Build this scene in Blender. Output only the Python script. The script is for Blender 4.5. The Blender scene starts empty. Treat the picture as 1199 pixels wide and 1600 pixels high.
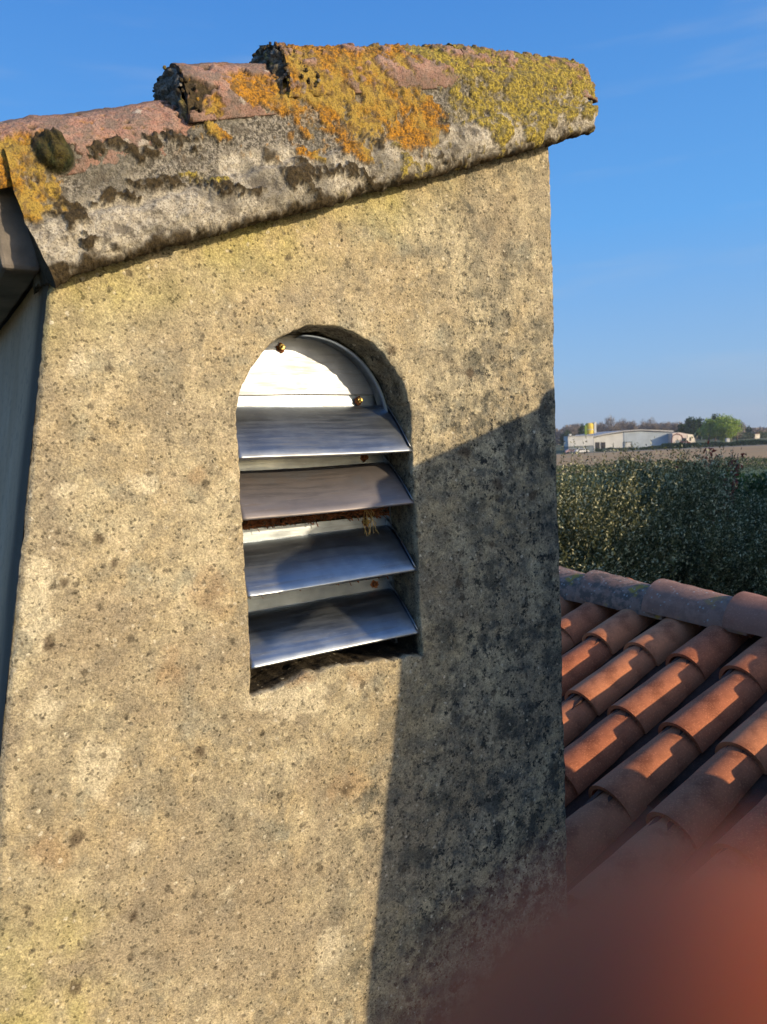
import bpy, math, random
import numpy as np
from mathutils import Vector, Matrix
R = math.radians
random.seed(7); rng = np.random.default_rng(11)
scn = bpy.context.scene
COL = scn.collection

# ---------------------------------------------------------------- camera
H = 5.2                                   # eye height above the ground
pitch, roll = -0.0862, 0.0446
f = Vector((0, math.cos(pitch), math.sin(pitch))); r0 = Vector((1, 0, 0)); u0 = r0.cross(f)
rt = r0 * math.cos(roll) - u0 * math.sin(roll); up = u0 * math.cos(roll) + r0 * math.sin(roll)
cam_d = bpy.data.cameras.new('camera'); cam = bpy.data.objects.new('camera', cam_d); COL.objects.link(cam)
cam.matrix_world = Matrix(((rt.x, up.x, -f.x, 0), (rt.y, up.y, -f.y, 0), (rt.z, up.z, -f.z, H), (0, 0, 0, 1)))
cam_d.sensor_fit = 'VERTICAL'; cam_d.sensor_height = 7.2; cam_d.sensor_width = 5.4
cam_d.lens = 7.2 * 0.75; cam_d.clip_start = 0.001; cam_d.clip_end = 6000
cam_d.dof.use_dof = True; cam_d.dof.focus_distance = 1.7; cam_d.dof.aperture_fstop = 1.9
scn.camera = cam

# ---------------------------------------------------------------- light
PHI = R(32.062)                           # turn of the house: local x runs along the chimney front, local y goes in
SUN_EL, SUN_SIDE = R(16.0), R(24.0)
wx = Vector((math.cos(PHI), math.sin(PHI), 0)); nx = Vector((math.sin(PHI), -math.cos(PHI), 0))
sh = wx * math.sin(SUN_SIDE) + nx * math.cos(SUN_SIDE)
sdir = Vector((sh.x * math.cos(SUN_EL), sh.y * math.cos(SUN_EL), math.sin(SUN_EL)))
sun_d = bpy.data.lights.new('sun', 'SUN'); sun_d.energy = 3.7; sun_d.angle = R(0.53); sun_d.color = (1.0, 0.80, 0.53)
sun = bpy.data.objects.new('sun', sun_d); COL.objects.link(sun)
sun.rotation_euler = sdir.to_track_quat('Z', 'Y').to_euler(); sun.location = sdir * 30

world = bpy.data.worlds.new('World'); scn.world = world; world.use_nodes = True
wn = world.node_tree; wn.nodes.clear()
sky = wn.nodes.new('ShaderNodeTexSky'); sky.sky_type = 'NISHITA'; sky.sun_disc = False
sky.sun_elevation = SUN_EL; sky.sun_rotation = math.atan2(sdir.x, sdir.y)
sky.altitude = 0; sky.air_density = 1.0; sky.dust_density = 1.2; sky.ozone_density = 3.0
bg = wn.nodes.new('ShaderNodeBackground'); bg.inputs['Strength'].default_value = 0.15
wo = wn.nodes.new('ShaderNodeOutputWorld')
hs = wn.nodes.new('ShaderNodeHueSaturation'); hs.inputs['Saturation'].default_value = 1.12; wn.links.new(sky.outputs[0], hs.inputs['Color']); 
# the clear blue away from the sun: a gradient by elevation that gives way to the scattering sky around the sun
tcw = wn.nodes.new('ShaderNodeTexCoord'); spw = wn.nodes.new('ShaderNodeSeparateXYZ'); wn.links.new(tcw.outputs['Generated'], spw.inputs[0])
rw_ = wn.nodes.new('ShaderNodeValToRGB'); wn.links.new(spw.outputs[2], rw_.inputs[0]); el_ = rw_.color_ramp.elements
SKY = [(0.0, (.235, .305, .42)), (.09, (.175, .315, .53)), (.25, (.086, .275, .60)), (.48, (.047, .188, .51)), (1.0, (.045, .145, .44))]
while len(el_) < len(SKY): el_.new(.5)
for e_, (p_, c_) in zip(el_, SKY): e_.position = p_; e_.color = (*[x * 1.12 / .15 for x in c_], 1)
dp = wn.nodes.new('ShaderNodeVectorMath'); dp.operation = 'DOT_PRODUCT'; wn.links.new(tcw.outputs['Generated'], dp.inputs[0]); dp.inputs[1].default_value = sdir
mr = wn.nodes.new('ShaderNodeMapRange'); mr.interpolation_type = 'SMOOTHSTEP'; wn.links.new(dp.outputs['Value'], mr.inputs[0]); mr.inputs[1].default_value = .97; mr.inputs[2].default_value = .45; mr.inputs[3].default_value = 0; mr.inputs[4].default_value = .85
mp_ = wn.nodes.new('ShaderNodeMapping'); mp_.inputs['Scale'].default_value = (2.2, 2.2, 16); wn.links.new(tcw.outputs['Generated'], mp_.inputs[0])
cl = wn.nodes.new('ShaderNodeTexNoise'); cl.inputs['Scale'].default_value = 1.6; cl.inputs['Detail'].default_value = 6; wn.links.new(mp_.outputs[0], cl.inputs[0])
cr_ = wn.nodes.new('ShaderNodeMapRange'); cr_.interpolation_type = 'SMOOTHSTEP'; wn.links.new(cl.outputs['Fac'], cr_.inputs[0]); cr_.inputs[1].default_value = .52; cr_.inputs[2].default_value = .78; cr_.inputs[4].default_value = .20
mx1 = wn.nodes.new('ShaderNodeMix'); mx1.data_type = 'RGBA'; wn.links.new(mr.outputs[0], mx1.inputs[0]); wn.links.new(hs.outputs[0], mx1.inputs[6]); wn.links.new(rw_.outputs[0], mx1.inputs[7])
mx2 = wn.nodes.new('ShaderNodeMix'); mx2.data_type = 'RGBA'; wn.links.new(cr_.outputs[0], mx2.inputs[0]); wn.links.new(mx1.outputs[2], mx2.inputs[6]); mx2.inputs[7].default_value = (2.6, 2.9, 3.3, 1)
wn.links.new(mx2.outputs[2], bg.inputs[0]); wn.links.new(bg.outputs[0], wo.inputs[0])
scn.view_settings.view_transform = 'Standard'; scn.view_settings.look = 'None'
scn.view_settings.exposure = 0.40; scn.view_settings.gamma = 1; scn.view_settings.use_curve_mapping = False
scn.render.engine = 'CYCLES'

# ---------------------------------------------------------------- helpers
def tag(o, label=None, cat=None, group=None, kind=None):
    if label: o['label'] = label
    if cat: o['category'] = cat
    if group: o['group'] = group
    if kind: o['kind'] = kind
    return o
def empty(name, loc=(0, 0, 0), rz=0.0):
    o = bpy.data.objects.new(name, None); o.empty_display_size = .1; COL.objects.link(o)
    o.location = loc; o.rotation_euler = (0, 0, rz); return o
def link(name, me, mat=None, parent=None):
    if mat and not me.materials: me.materials.append(mat)
    o = bpy.data.objects.new(name, me); COL.objects.link(o); o.parent = parent; return o
def copy_tree(o, parent=None):
    c = o.copy(); COL.objects.link(c); c.parent = parent
    for ch in list(o.children): copy_tree(ch, c)
    return c
def np_mesh(name, V, F, smooth=True, attrs=None):
    """V (n,3), F (m,k) index array or list of them"""
    me = bpy.data.meshes.new(name); V = np.asarray(V, dtype=np.float32).reshape(-1, 3)
    Fs = F if isinstance(F, list) else [F]
    Fs = [np.asarray(a, dtype=np.int32) for a in Fs if len(a)]
    me.vertices.add(len(V)); me.vertices.foreach_set('co', V.ravel())
    nl = sum(a.size for a in Fs); npol = sum(len(a) for a in Fs)
    me.loops.add(nl); me.polygons.add(npol)
    me.loops.foreach_set('vertex_index', np.concatenate([a.ravel() for a in Fs]))
    ls = []; s = 0
    for a in Fs: ls.append(s + np.arange(len(a)) * a.shape[1]); s += a.size
    me.polygons.foreach_set('loop_start', np.concatenate(ls).astype(np.int32))
    me.polygons.foreach_set('use_smooth', np.full(npol, smooth))
    me.update(calc_edges=True)
    for k, v in (attrs or {}).items():
        a = me.color_attributes.new(k, 'FLOAT_COLOR', 'POINT')
        v = np.asarray(v, dtype=np.float32)
        if v.shape[1] == 3: v = np.c_[v, np.ones(len(v))]
        a.data.foreach_set('color', v.astype(np.float32).ravel())
    return me
def gridF(nu, nv, off=0, closed=False):
    i = np.arange(nu - 1)[:, None]; j = np.arange(nv if closed else nv - 1)[None, :]
    j2 = (j + 1) % nv
    a = off + i * nv + j; b = off + i * nv + j2; c = off + (i + 1) * nv + j2; d = off + (i + 1) * nv + j
    return np.stack([a, b, c, d], -1).reshape(-1, 4)
class MB:
    """collects simple solids into one mesh"""
    def __init__(s): s.v = []; s.f = []
    def add(s, vs, fs):
        o = len(s.v); s.v += [tuple(v) for v in vs]; s.f += [tuple(i + o for i in q) for q in fs]; return s
    def box(s, x0, x1, y0, y1, z0, z1):
        return s.add([(x, y, z) for x in (x0, x1) for y in (y0, y1) for z in (z0, z1)],
                     [(0, 1, 3, 2), (4, 6, 7, 5), (0, 4, 5, 1), (2, 3, 7, 6), (0, 2, 6, 4), (1, 5, 7, 3)])
    def tube(s, pts, rad, n=8, cap=True):
        P = [Vector(p) for p in pts]; rad = rad if hasattr(rad, '__len__') else [rad] * len(P); vs = []; fs = []
        for k, p in enumerate(P):
            d = (P[min(k + 1, len(P) - 1)] - P[max(k - 1, 0)]).normalized()
            a = d.orthogonal().normalized() if k == 0 else (a - d * a.dot(d)).normalized(); b = d.cross(a)
            for j in range(n):
                t = 2 * math.pi * j / n; vs.append(p + (a * math.cos(t) + b * math.sin(t)) * rad[k])
        for k in range(len(P) - 1):
            for j in range(n): fs.append((k * n + j, k * n + (j + 1) % n, (k + 1) * n + (j + 1) % n, (k + 1) * n + j))
        if cap: fs.append(tuple(range(n))[::-1]); fs.append(tuple((len(P) - 1) * n + j for j in range(n)))
        return s.add(vs, fs)
    def prism(s, poly, y0, y1):
        """poly in x,z extruded along y"""
        n = len(poly); vs = [(x, y0, z) for x, z in poly] + [(x, y1, z) for x, z in poly]
        fs = [tuple(range(n))[::-1], tuple(range(n, 2 * n))] + [(i, (i + 1) % n, n + (i + 1) % n, n + i) for i in range(n)]
        return s.add(vs, fs)
    def build(s, name, mat, parent=None, smooth=False, bevel=0):
        me = bpy.data.meshes.new(name); me.from_pydata(s.v, [], s.f); me.update()
        if smooth: me.polygons.foreach_set('use_smooth', [True] * len(me.polygons))
        o = link(name, me, mat, parent)
        if bevel:
            m = o.modifiers.new('bevel', 'BEVEL'); m.width = bevel; m.segments = 2; m.limit_method = 'ANGLE'
        return o
# value noise in numpy
_perm = rng.permutation(4096); _val = rng.random(4096) * 2 - 1
def _h(i, j, k): return _val[_perm[(_perm[(_perm[i & 4095] + j) & 4095] + k) & 4095]]
def vnoise(P, s=1.0, off=0.0):
    P = np.asarray(P, dtype=np.float64) * s + off; i = np.floor(P).astype(np.int64); q = P - i
    q = q * q * q * (q * (q * 6 - 15) + 10); x, y, z = q.T; a, b, c = i.T; r = 0
    for dx in (0, 1):
        wx_ = x if dx else 1 - x
        for dy in (0, 1):
            wy = y if dy else 1 - y
            for dz in (0, 1):
                r = r + wx_ * wy * (z if dz else 1 - z) * _h(a + dx, b + dy, c + dz)
    return r
def fbm(P, s, oct=4, off=0.0, gain=.55):
    r = 0; a = 1; t = 0
    for o in range(oct): r = r + a * vnoise(P, s * 2.03 ** o, off + 17.3 * o); t += a; a *= gain
    return r / t
def sstep(a, b, x): t = np.clip((x - a) / (b - a), 0, 1); return t * t * (3 - 2 * t)

# ---------------------------------------------------------------- materials
class NT:
    def __init__(s, name, rough=.9, metallic=0, spec=.3):
        s.m = bpy.data.materials.new(name); s.m.use_nodes = True; s.t = s.m.node_tree; s.n = s.t.nodes
        s.b = s.n['Principled BSDF']; s.b.inputs['Roughness'].default_value = rough
        s.b.inputs['Metallic'].default_value = metallic; s.b.inputs['Specular IOR Level'].default_value = spec
        s.co = s.n.new('ShaderNodeTexCoord').outputs['Object']
    def L(s, a, b): s.t.links.new(a, b); return s
    def val(s, inp, v):
        if isinstance(v, bpy.types.NodeSocket): s.L(v, inp)
        elif isinstance(v, (tuple, list)): inp.default_value = (*v, 1) if len(v) == 3 and len(inp.default_value) == 4 else v
        else: inp.default_value = v
    def noise(s, scale, detail=4, rough=.55, vec=None, dist=0, off=None):
        n = s.n.new('ShaderNodeTexNoise'); v = vec or s.co
        if off is not None:
            mp = s.n.new('ShaderNodeMapping'); mp.inputs['Location'].default_value = off; s.L(v, mp.inputs[0]); v = mp.outputs[0]
        s.L(v, n.inputs['Vector']); n.inputs['Scale'].default_value = scale; n.inputs['Detail'].default_value = detail
        n.inputs['Roughness'].default_value = rough; n.inputs['Distortion'].default_value = dist; return n.outputs['Fac']
    def mapv(s, scale, loc=(0, 0, 0), rot=(0, 0, 0)):
        mp = s.n.new('ShaderNodeMapping'); mp.inputs['Scale'].default_value = scale; mp.inputs['Location'].default_value = loc
        mp.inputs['Rotation'].default_value = rot; s.L(s.co, mp.inputs[0]); return mp.outputs[0]
    def ramp(s, x, a, b, lo=0, hi=1):
        n = s.n.new('ShaderNodeMapRange'); n.interpolation_type = 'SMOOTHSTEP'; s.L(x, n.inputs[0])
        n.inputs[1].default_value = a; n.inputs[2].default_value = b; n.inputs[3].default_value = lo; n.inputs[4].default_value = hi
        return n.outputs[0]
    def math(s, op, a, b=0.0, c=None):
        n = s.n.new('ShaderNodeMath'); n.operation = op; s.val(n.inputs[0], a); s.val(n.inputs[1], b)
        if c is not None: s.val(n.inputs[2], c)
        return n.outputs[0]
    def mix(s, fac, a, b, mode='MIX'):
        n = s.n.new('ShaderNodeMix'); n.data_type = 'RGBA'; n.blend_type = mode; s.val(n.inputs[0], fac)
        s.val(n.inputs[6], a); s.val(n.inputs[7], b); return n.outputs[2]
    def vor(s, scale, feature='F1', rnd=1.0, vec=None):
        n = s.n.new('ShaderNodeTexVoronoi'); n.feature = feature; s.L(vec or s.co, n.inputs['Vector'])
        n.inputs['Scale'].default_value = scale; n.inputs['Randomness'].default_value = rnd; return n
    def spots(s, scale, size, keep, vec=None, soft=.5, warp=.25):
        """scattered round spots: keep = share of cells that carry one"""
        base = vec or s.co
        nz = s.n.new('ShaderNodeTexNoise'); s.L(base, nz.inputs['Vector']); nz.inputs['Scale'].default_value = scale * 3.2; nz.inputs['Detail'].default_value = 2
        v = s.vor(scale, vec=base); d = s.math('ADD', v.outputs['Distance'], s.math('MULTIPLY', s.math('SUBTRACT', nz.outputs['Fac'], .5), warp * 2))
        sep = s.n.new('ShaderNodeSeparateColor'); s.L(v.outputs['Color'], sep.inputs[0])
        k = s.math('LESS_THAN', sep.outputs[0], keep); rad = s.math('MULTIPLY_ADD', sep.outputs[1], size * .7, size * .45)
        e = s.math('DIVIDE', d, rad); return s.math('MULTIPLY', s.ramp(e, 1.0, soft), k)
    def attr(s, name):
        a = s.n.new('ShaderNodeAttribute'); a.attribute_name = name; sp = s.n.new('ShaderNodeSeparateColor')
        s.L(a.outputs['Color'], sp.inputs[0]); return sp.outputs
    def xyz(s):
        sp = s.n.new('ShaderNodeSeparateXYZ'); s.L(s.co, sp.inputs[0]); return sp.outputs
    def bump(s, h, strength=.5, dist=.002, prev=None):
        n = s.n.new('ShaderNodeBump'); n.inputs['Strength'].default_value = strength; n.inputs['Distance'].default_value = dist
        s.L(h, n.inputs['Height'])
        if prev: s.L(prev, n.inputs['Normal'])
        s.L(n.outputs[0], s.b.inputs['Normal']); return n.outputs[0]
    def color(s, c): s.val(s.b.inputs['Base Color'], c); return s
    def rand(s): return s.n.new('ShaderNodeObjectInfo').outputs['Random']
    def island(s): return s.n.new('ShaderNodeNewGeometry').outputs['Random Per Island']

def simple(name, c, rough=.8, var=.25, scale=3, metallic=0, bump=0):
    t = NT(name, rough, metallic); a = t.noise(scale, 5)
    t.color(t.mix(t.ramp(a, .3, .7), [x * (1 - var) for x in c], [min(1, x * (1 + var)) for x in c]))
    if bump: t.bump(t.noise(scale * 12, 4), .6, bump)
    return t.m

def mat_render():
    """old lime-and-sand render with lichen freckles"""
    t = NT('weathered_render', .95, spec=.15)
    at = t.attr('wear')
    big = t.noise(4.5, 5, .6); med = t.noise(22, 5, .62, off=(3, 1, 2)); fine = t.noise(330, 3, .7); fine2 = t.noise(700, 2, .7, off=(5, 5, 5))
    c = t.mix(t.ramp(big, .40, .60), (.42, .34, .205), (.50, .43, .28))
    c = t.mix(t.math('MULTIPLY', t.ramp(med, .46, .62), .75), c, (.27, .235, .165))                         # grimy mottling
    c = t.mix(t.math('MULTIPLY', t.ramp(med, .50, .30), .5), c, (.54, .45, .31))
    c = t.mix(t.math('MULTIPLY', t.ramp(t.noise(9, 4, .6, off=(7, 7, 1)), .54, .68), .55), c, (.30, .30, .235))  # grey-green film
    c = t.mix(t.math('MULTIPLY', t.ramp(t.noise(2.6, 5, .62, off=(6, 2, 9), dist=.6), .46, .60), .62), c, (.285, .235, .165))    # broad damp patches
    c = t.mix(t.math('MULTIPLY', t.ramp(t.noise(5, 5, .65, vec=t.mapv((2.2, 2.2, .5), (4, 4, 4))), .54, .66), .45), c, (.25, .22, .16))   # runs of dirt
    c = t.mix(t.math('MULTIPLY', at[1], .75), c, (.44, .39, .115))                # yellow-green bloom under the coping
    c = t.mix(t.math('MULTIPLY', at[0], .62), c, (.62, .545, .385))                 # bare pale patches
    c = t.mix(t.math('MULTIPLY', at[2], .36), c, (.33, .20, .10))                 # rusty stains
    sp = t.n.new('ShaderNodeAttribute'); sp.attribute_name = 'algae_shade'; ss = t.n.new('ShaderNodeSeparateColor'); t.L(sp.outputs['Color'], ss.inputs[0])
    alg_shade = t.math('MULTIPLY', ss.outputs[0], t.ramp(t.noise(24, 5, .72, off=(1, 9, 4)), .42, .66))
    c = t.mix(t.math('MULTIPLY', alg_shade, .8), c, (.115, .115, .098))  # algae, plus shade painted in where the cast shadow lies
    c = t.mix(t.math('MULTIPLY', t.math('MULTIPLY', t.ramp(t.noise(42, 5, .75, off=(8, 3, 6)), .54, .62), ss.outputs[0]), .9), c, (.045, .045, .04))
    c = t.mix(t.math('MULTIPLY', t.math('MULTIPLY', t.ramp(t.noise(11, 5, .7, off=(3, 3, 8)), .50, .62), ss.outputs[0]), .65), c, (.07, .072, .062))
    c = t.mix(t.math('MULTIPLY', ss.outputs[1], .85), c, (.10, .075, .05))        # single dark rosettes
    c = t.mix(t.math('MULTIPLY', ss.outputs[2], .9), c, (.02, .016, .012))  # painted shade inside the opening, deepest at the sill
    c = t.mix(t.math('MULTIPLY', t.spots(30, .24, .30, soft=.35), .8), c, (.11, .09, .062))
    c = t.mix(t.math('MULTIPLY', t.spots(52, .30, .26, soft=.4), .75), c, (.12, .10, .07))
    c = t.mix(t.math('MULTIPLY', t.spots(44, .22, .2, vec=t.mapv((1, 1, 1), (3.3, 1.1, 7.7))), .7), c, (.66, .60, .46))
    c = t.mix(t.math('MULTIPLY', t.math('MULTIPLY', t.spots(105, .36, .42, soft=.3), t.math('ADD', t.math('MULTIPLY', ss.outputs[0], .8), t.ramp(t.noise(7, 4, .6, off=(2, 8, 5)), .44, .66, .0, .30))), .85), c, (.06, .055, .042))
    c = t.mix(t.math('MULTIPLY', t.spots(80, .26, .3, vec=t.mapv((1, 1, 1), (1.3, 5.1, 2.7))), .55), c, (.62, .56, .43))
    def cellv(sc, ch, off=(0, 0, 0)):
        v_ = t.vor(sc, vec=t.mapv((1, 1, 1), off)); q_ = t.n.new('ShaderNodeSeparateColor'); t.L(v_.outputs['Color'], q_.inputs[0]); return q_.outputs[ch]
    g1, g2, g3 = cellv(520, 0), cellv(270, 1, (2, 2, 2)), cellv(150, 2, (5, 1, 3))
    g = t.math('MULTIPLY_ADD', g1, .46, .62); g = t.math('MULTIPLY_ADD', g2, .20, g)
    g = t.math('MULTIPLY_ADD', t.ramp(g3, .55, 1.0), .22, g); g = t.math('MULTIPLY', g, t.ramp(fine, .36, .60, .80, 1.16))
    pit = t.math('MULTIPLY', t.math('LESS_THAN', g2, .045), .5); g = t.math('MULTIPLY', g, t.math('SUBTRACT', 1.0, pit))
    gm = t.n.new('ShaderNodeCombineColor'); [t.L(g, gm.inputs[i]) for i in range(3)]
    c = t.mix(1.0, c, gm.outputs[0], 'MULTIPLY'); t.color(c)
    hgt = t.math('ADD', fine, t.math('MULTIPLY', t.noise(90, 3), .8))
    hgt = t.math('MULTIPLY_ADD', g2, .30, hgt); hgt = t.math('MULTIPLY_ADD', t.noise(16, 5, .6), 2.5, hgt); t.bump(hgt, .9, .003); return t.m

def mat_coping(kind):
    t = NT('lichened_' + kind, .95, spec=.15); a = t.attr('ma'); b = t.attr('mb')
    n1 = t.noise(14, 5, .6); n2 = t.noise(60, 5, .7, off=(4, 4, 4)); n3 = t.noise(190, 3, .75); n4 = t.noise(420, 2, .7)
    if kind == 'mortar':
        c = t.mix(t.ramp(n2, .35, .65), (.36, .32, .25), (.56, .51, .41)); c = t.mix(t.math('MULTIPLY', t.ramp(n3, .5, .62), .5), c, (.22, .195, .155))
        up_ = t.mix(t.ramp(n3, .40, .60), (.075, .068, .056), (.34, .31, .26))
        c = t.mix(b[0], c, up_)
        c = t.mix(t.math('MULTIPLY', t.ramp(n1, .46, .60), .65), c, (.15, .14, .115))
        c = t.mix(t.math('MULTIPLY', t.ramp(t.noise(33, 5, .7, off=(9, 2, 2)), .52, .62), .8), c, (.12, .105, .085))
    else:
        c = t.mix(t.ramp(n2, .35, .7), (.36, .195, .145), (.43, .285, .225))
        c = t.mix(t.math('MULTIPLY', t.ramp(t.noise(30, 6, .75, off=(2, 6, 1)), .44, .60), .8), c, (.19, .155, .13))
        c = t.mix(t.math('MULTIPLY', t.spots(38, .3, .3), .8), c, (.55, .50, .42))
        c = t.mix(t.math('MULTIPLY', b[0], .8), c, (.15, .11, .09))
    moss = t.mix(t.ramp(n3, .3, .7), (.028, .022, .013), (.085, .062, .032))
    c = t.mix(a[2], c, moss); c = t.mix(b[1], c, t.mix(t.ramp(n3, .3, .7), (.012, .016, .008), (.05, .06, .025)))
    ye = t.mix(t.ramp(n3, .36, .62), (.13, .10, .03), (.46, .36, .07)); ye = t.mix(t.math('MULTIPLY', t.ramp(n2, .50, .60), .8), ye, (.17, .145, .07))
    c = t.mix(a[1], c, ye)
    orr = t.mix(t.ramp(n3, .36, .60), (.15, .075, .02), (.52, .25, .03)); orr = t.mix(t.ramp(n1, .46, .62), orr, (.38, .26, .06)); orr = t.mix(t.math('MULTIPLY', t.ramp(n2, .50, .60), .8), orr, (.17, .11, .05))
    c = t.mix(a[0], c, orr)
    c = t.mix(t.math('MULTIPLY', t.ramp(n4, .50, .62), .6), c, (.05, .04, .03)); t.color(c)
    t.bump(t.math('ADD', n3, t.math('MULTIPLY', n2, 1.2)), .9, .004); return t.m

def mat_terracotta(name, c1, c2, dirt=.7):
    t = NT(name, .82, spec=.25); rd = t.rand()
    c = t.mix(rd, c1, c2)
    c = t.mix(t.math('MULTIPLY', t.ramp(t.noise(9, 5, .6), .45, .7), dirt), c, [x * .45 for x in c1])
    c = t.mix(t.math('MULTIPLY', t.ramp(t.noise(160, 3, .7), .52, .66), .35), c, [min(1, x * 1.5) for x in c2])
    c = t.mix(t.math('MULTIPLY', t.spots(34, .14, .12), .8), c, (.10, .08, .06)); t.color(c)
    t.bump(t.noise(210, 4, .7), .45, .0012); return t.m

def mat_ridge():
    t = NT('ridge_terracotta', .9, spec=.2)
    c = t.mix(t.ramp(t.noise(18, 5, .6), .35, .65), (.30, .17, .12), (.36, .23, .17))
    c = t.mix(t.math('MULTIPLY', t.ramp(t.noise(28, 5, .7, off=(5, 0, 0)), .42, .60), .85), c, (.115, .095, .078))
    c = t.mix(t.math('MULTIPLY', t.math('MULTIPLY', t.spots(8, .5, .5, warp=.5), t.ramp(t.noise(70, 4, .7), .38, .5)), .9), c, (.42, .27, .05)); c = t.mix(t.math('MULTIPLY', t.ramp(t.rand(), .45, .75), .6), c, (.42, .22, .15))
    c = t.mix(t.math('MULTIPLY', t.spots(60, .3, .4), .8), c, (.45, .43, .38)); t.color(c)
    t.bump(t.noise(130, 4, .7), .7, .003); return t.m

def mat_zinc():
    t = NT('galvanised_sheet', .3, 1.0)
    st = t.noise(9, 5, .65, vec=t.mapv((1.0, 14, 14))); bl = t.noise(16, 4, .6, off=(2, 2, 2)); sc = t.noise(40, 4, .7, vec=t.mapv((1, 9, 9)))
    c = t.mix(t.ramp(bl, .35, .65), (.31, .35, .40), (.43, .48, .53)); c = t.mix(t.math('MULTIPLY', t.ramp(st, .52, .66), .35), c, (.27, .25, .22))
    c = t.mix(t.math('MULTIPLY', t.ramp(sc, .62, .70), .6), c, (.66, .70, .74))
    at = t.attr('grime'); c = t.mix(t.math('MULTIPLY', at[0], t.ramp(bl, .2, .55, .35, .85)), c, (.20, .125, .09))
    t.color(c)
    rr = t.math('ADD', t.ramp(st, .3, .7, .32, .46), t.math('MULTIPLY', at[0], .35)); t.L(rr, t.b.inputs['Roughness'])
    h = t.math('ADD', t.noise(7, 3, .5), t.math('MULTIPLY', sc, .02)); t.bump(h, .55, .006); return t.m

def leafmat(name, c1, c2, c3=None, rough=.55, trans=.25):
    t = NT(name, rough, spec=.2); i = t.island(); c = t.mix(i, c1, c2)
    if c3: c = t.mix(t.math('GREATER_THAN', i, .80), c, c3)
    t.color(c); tr = t.n.new('ShaderNodeBsdfTranslucent'); t.L(c, tr.inputs[0]); mx = t.n.new('ShaderNodeMixShader')
    mx.inputs[0].default_value = trans; t.L(t.b.outputs[0], mx.inputs[1]); t.L(tr.outputs[0], mx.inputs[2])
    t.L(mx.outputs[0], t.n['Material Output'].inputs[0]); return t.m

M_render = mat_render(); M_mortar = mat_coping('mortar'); M_ctile = mat_coping('tile')
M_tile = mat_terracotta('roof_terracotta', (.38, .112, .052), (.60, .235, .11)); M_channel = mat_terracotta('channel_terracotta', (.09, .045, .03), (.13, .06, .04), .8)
M_ridge = mat_ridge(); M_zinc = mat_zinc()
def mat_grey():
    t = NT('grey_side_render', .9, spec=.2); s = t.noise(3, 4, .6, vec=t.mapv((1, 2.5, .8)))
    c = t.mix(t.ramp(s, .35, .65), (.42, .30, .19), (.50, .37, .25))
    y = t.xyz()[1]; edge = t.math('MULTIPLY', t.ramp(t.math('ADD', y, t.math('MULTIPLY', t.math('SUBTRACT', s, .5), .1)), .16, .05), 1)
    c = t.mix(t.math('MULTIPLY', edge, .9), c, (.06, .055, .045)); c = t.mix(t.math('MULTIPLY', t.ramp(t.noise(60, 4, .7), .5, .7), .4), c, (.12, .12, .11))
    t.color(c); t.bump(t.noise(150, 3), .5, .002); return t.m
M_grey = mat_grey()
M_dark = simple('dark_void_render', (.05, .04, .03), .95, .4, 20)
M_rust = simple('rust', (.22, .08, .03), .95, .5, 90, bump=.002)
M_brass = simple('brass', (.55, .38, .12), .45, .4, 120, metallic=.8)
M_slab = simple('grey_concrete', (.17, .15, .13), .95, .35, 12, bump=.003)
M_straw = simple('dry_straw', (.40, .27, .10), .9, .3, 40)

# ---------------------------------------------------------------- the house frame
P0 = Vector((-0.452, 1.1, H))
SL = 0.3574                                        # roof pitch
def place(o, t=0, y=0, z=0):
    c, s = math.cos(PHI), math.sin(PHI)
    o.location = (P0.x + c * t - s * y, P0.y + s * t + c * y, P0.z + z); o.rotation_euler = (0, 0, PHI)

# ================================================================ CHIMNEY
chimney = empty('chimney'); place(chimney)
tag(chimney, 'old rendered chimney with a lichen covered tile cap and an arched louvre opening', 'chimney')
def zlip(t): return .252 + .352 * t
def x_left(z): return np.where(z > .25, .0, -(.25 - z) * .1725 + np.maximum(0, (-.415 - z)) * .06)
def x_right(z): return .972 - .004 * (z < -.3)

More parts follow.
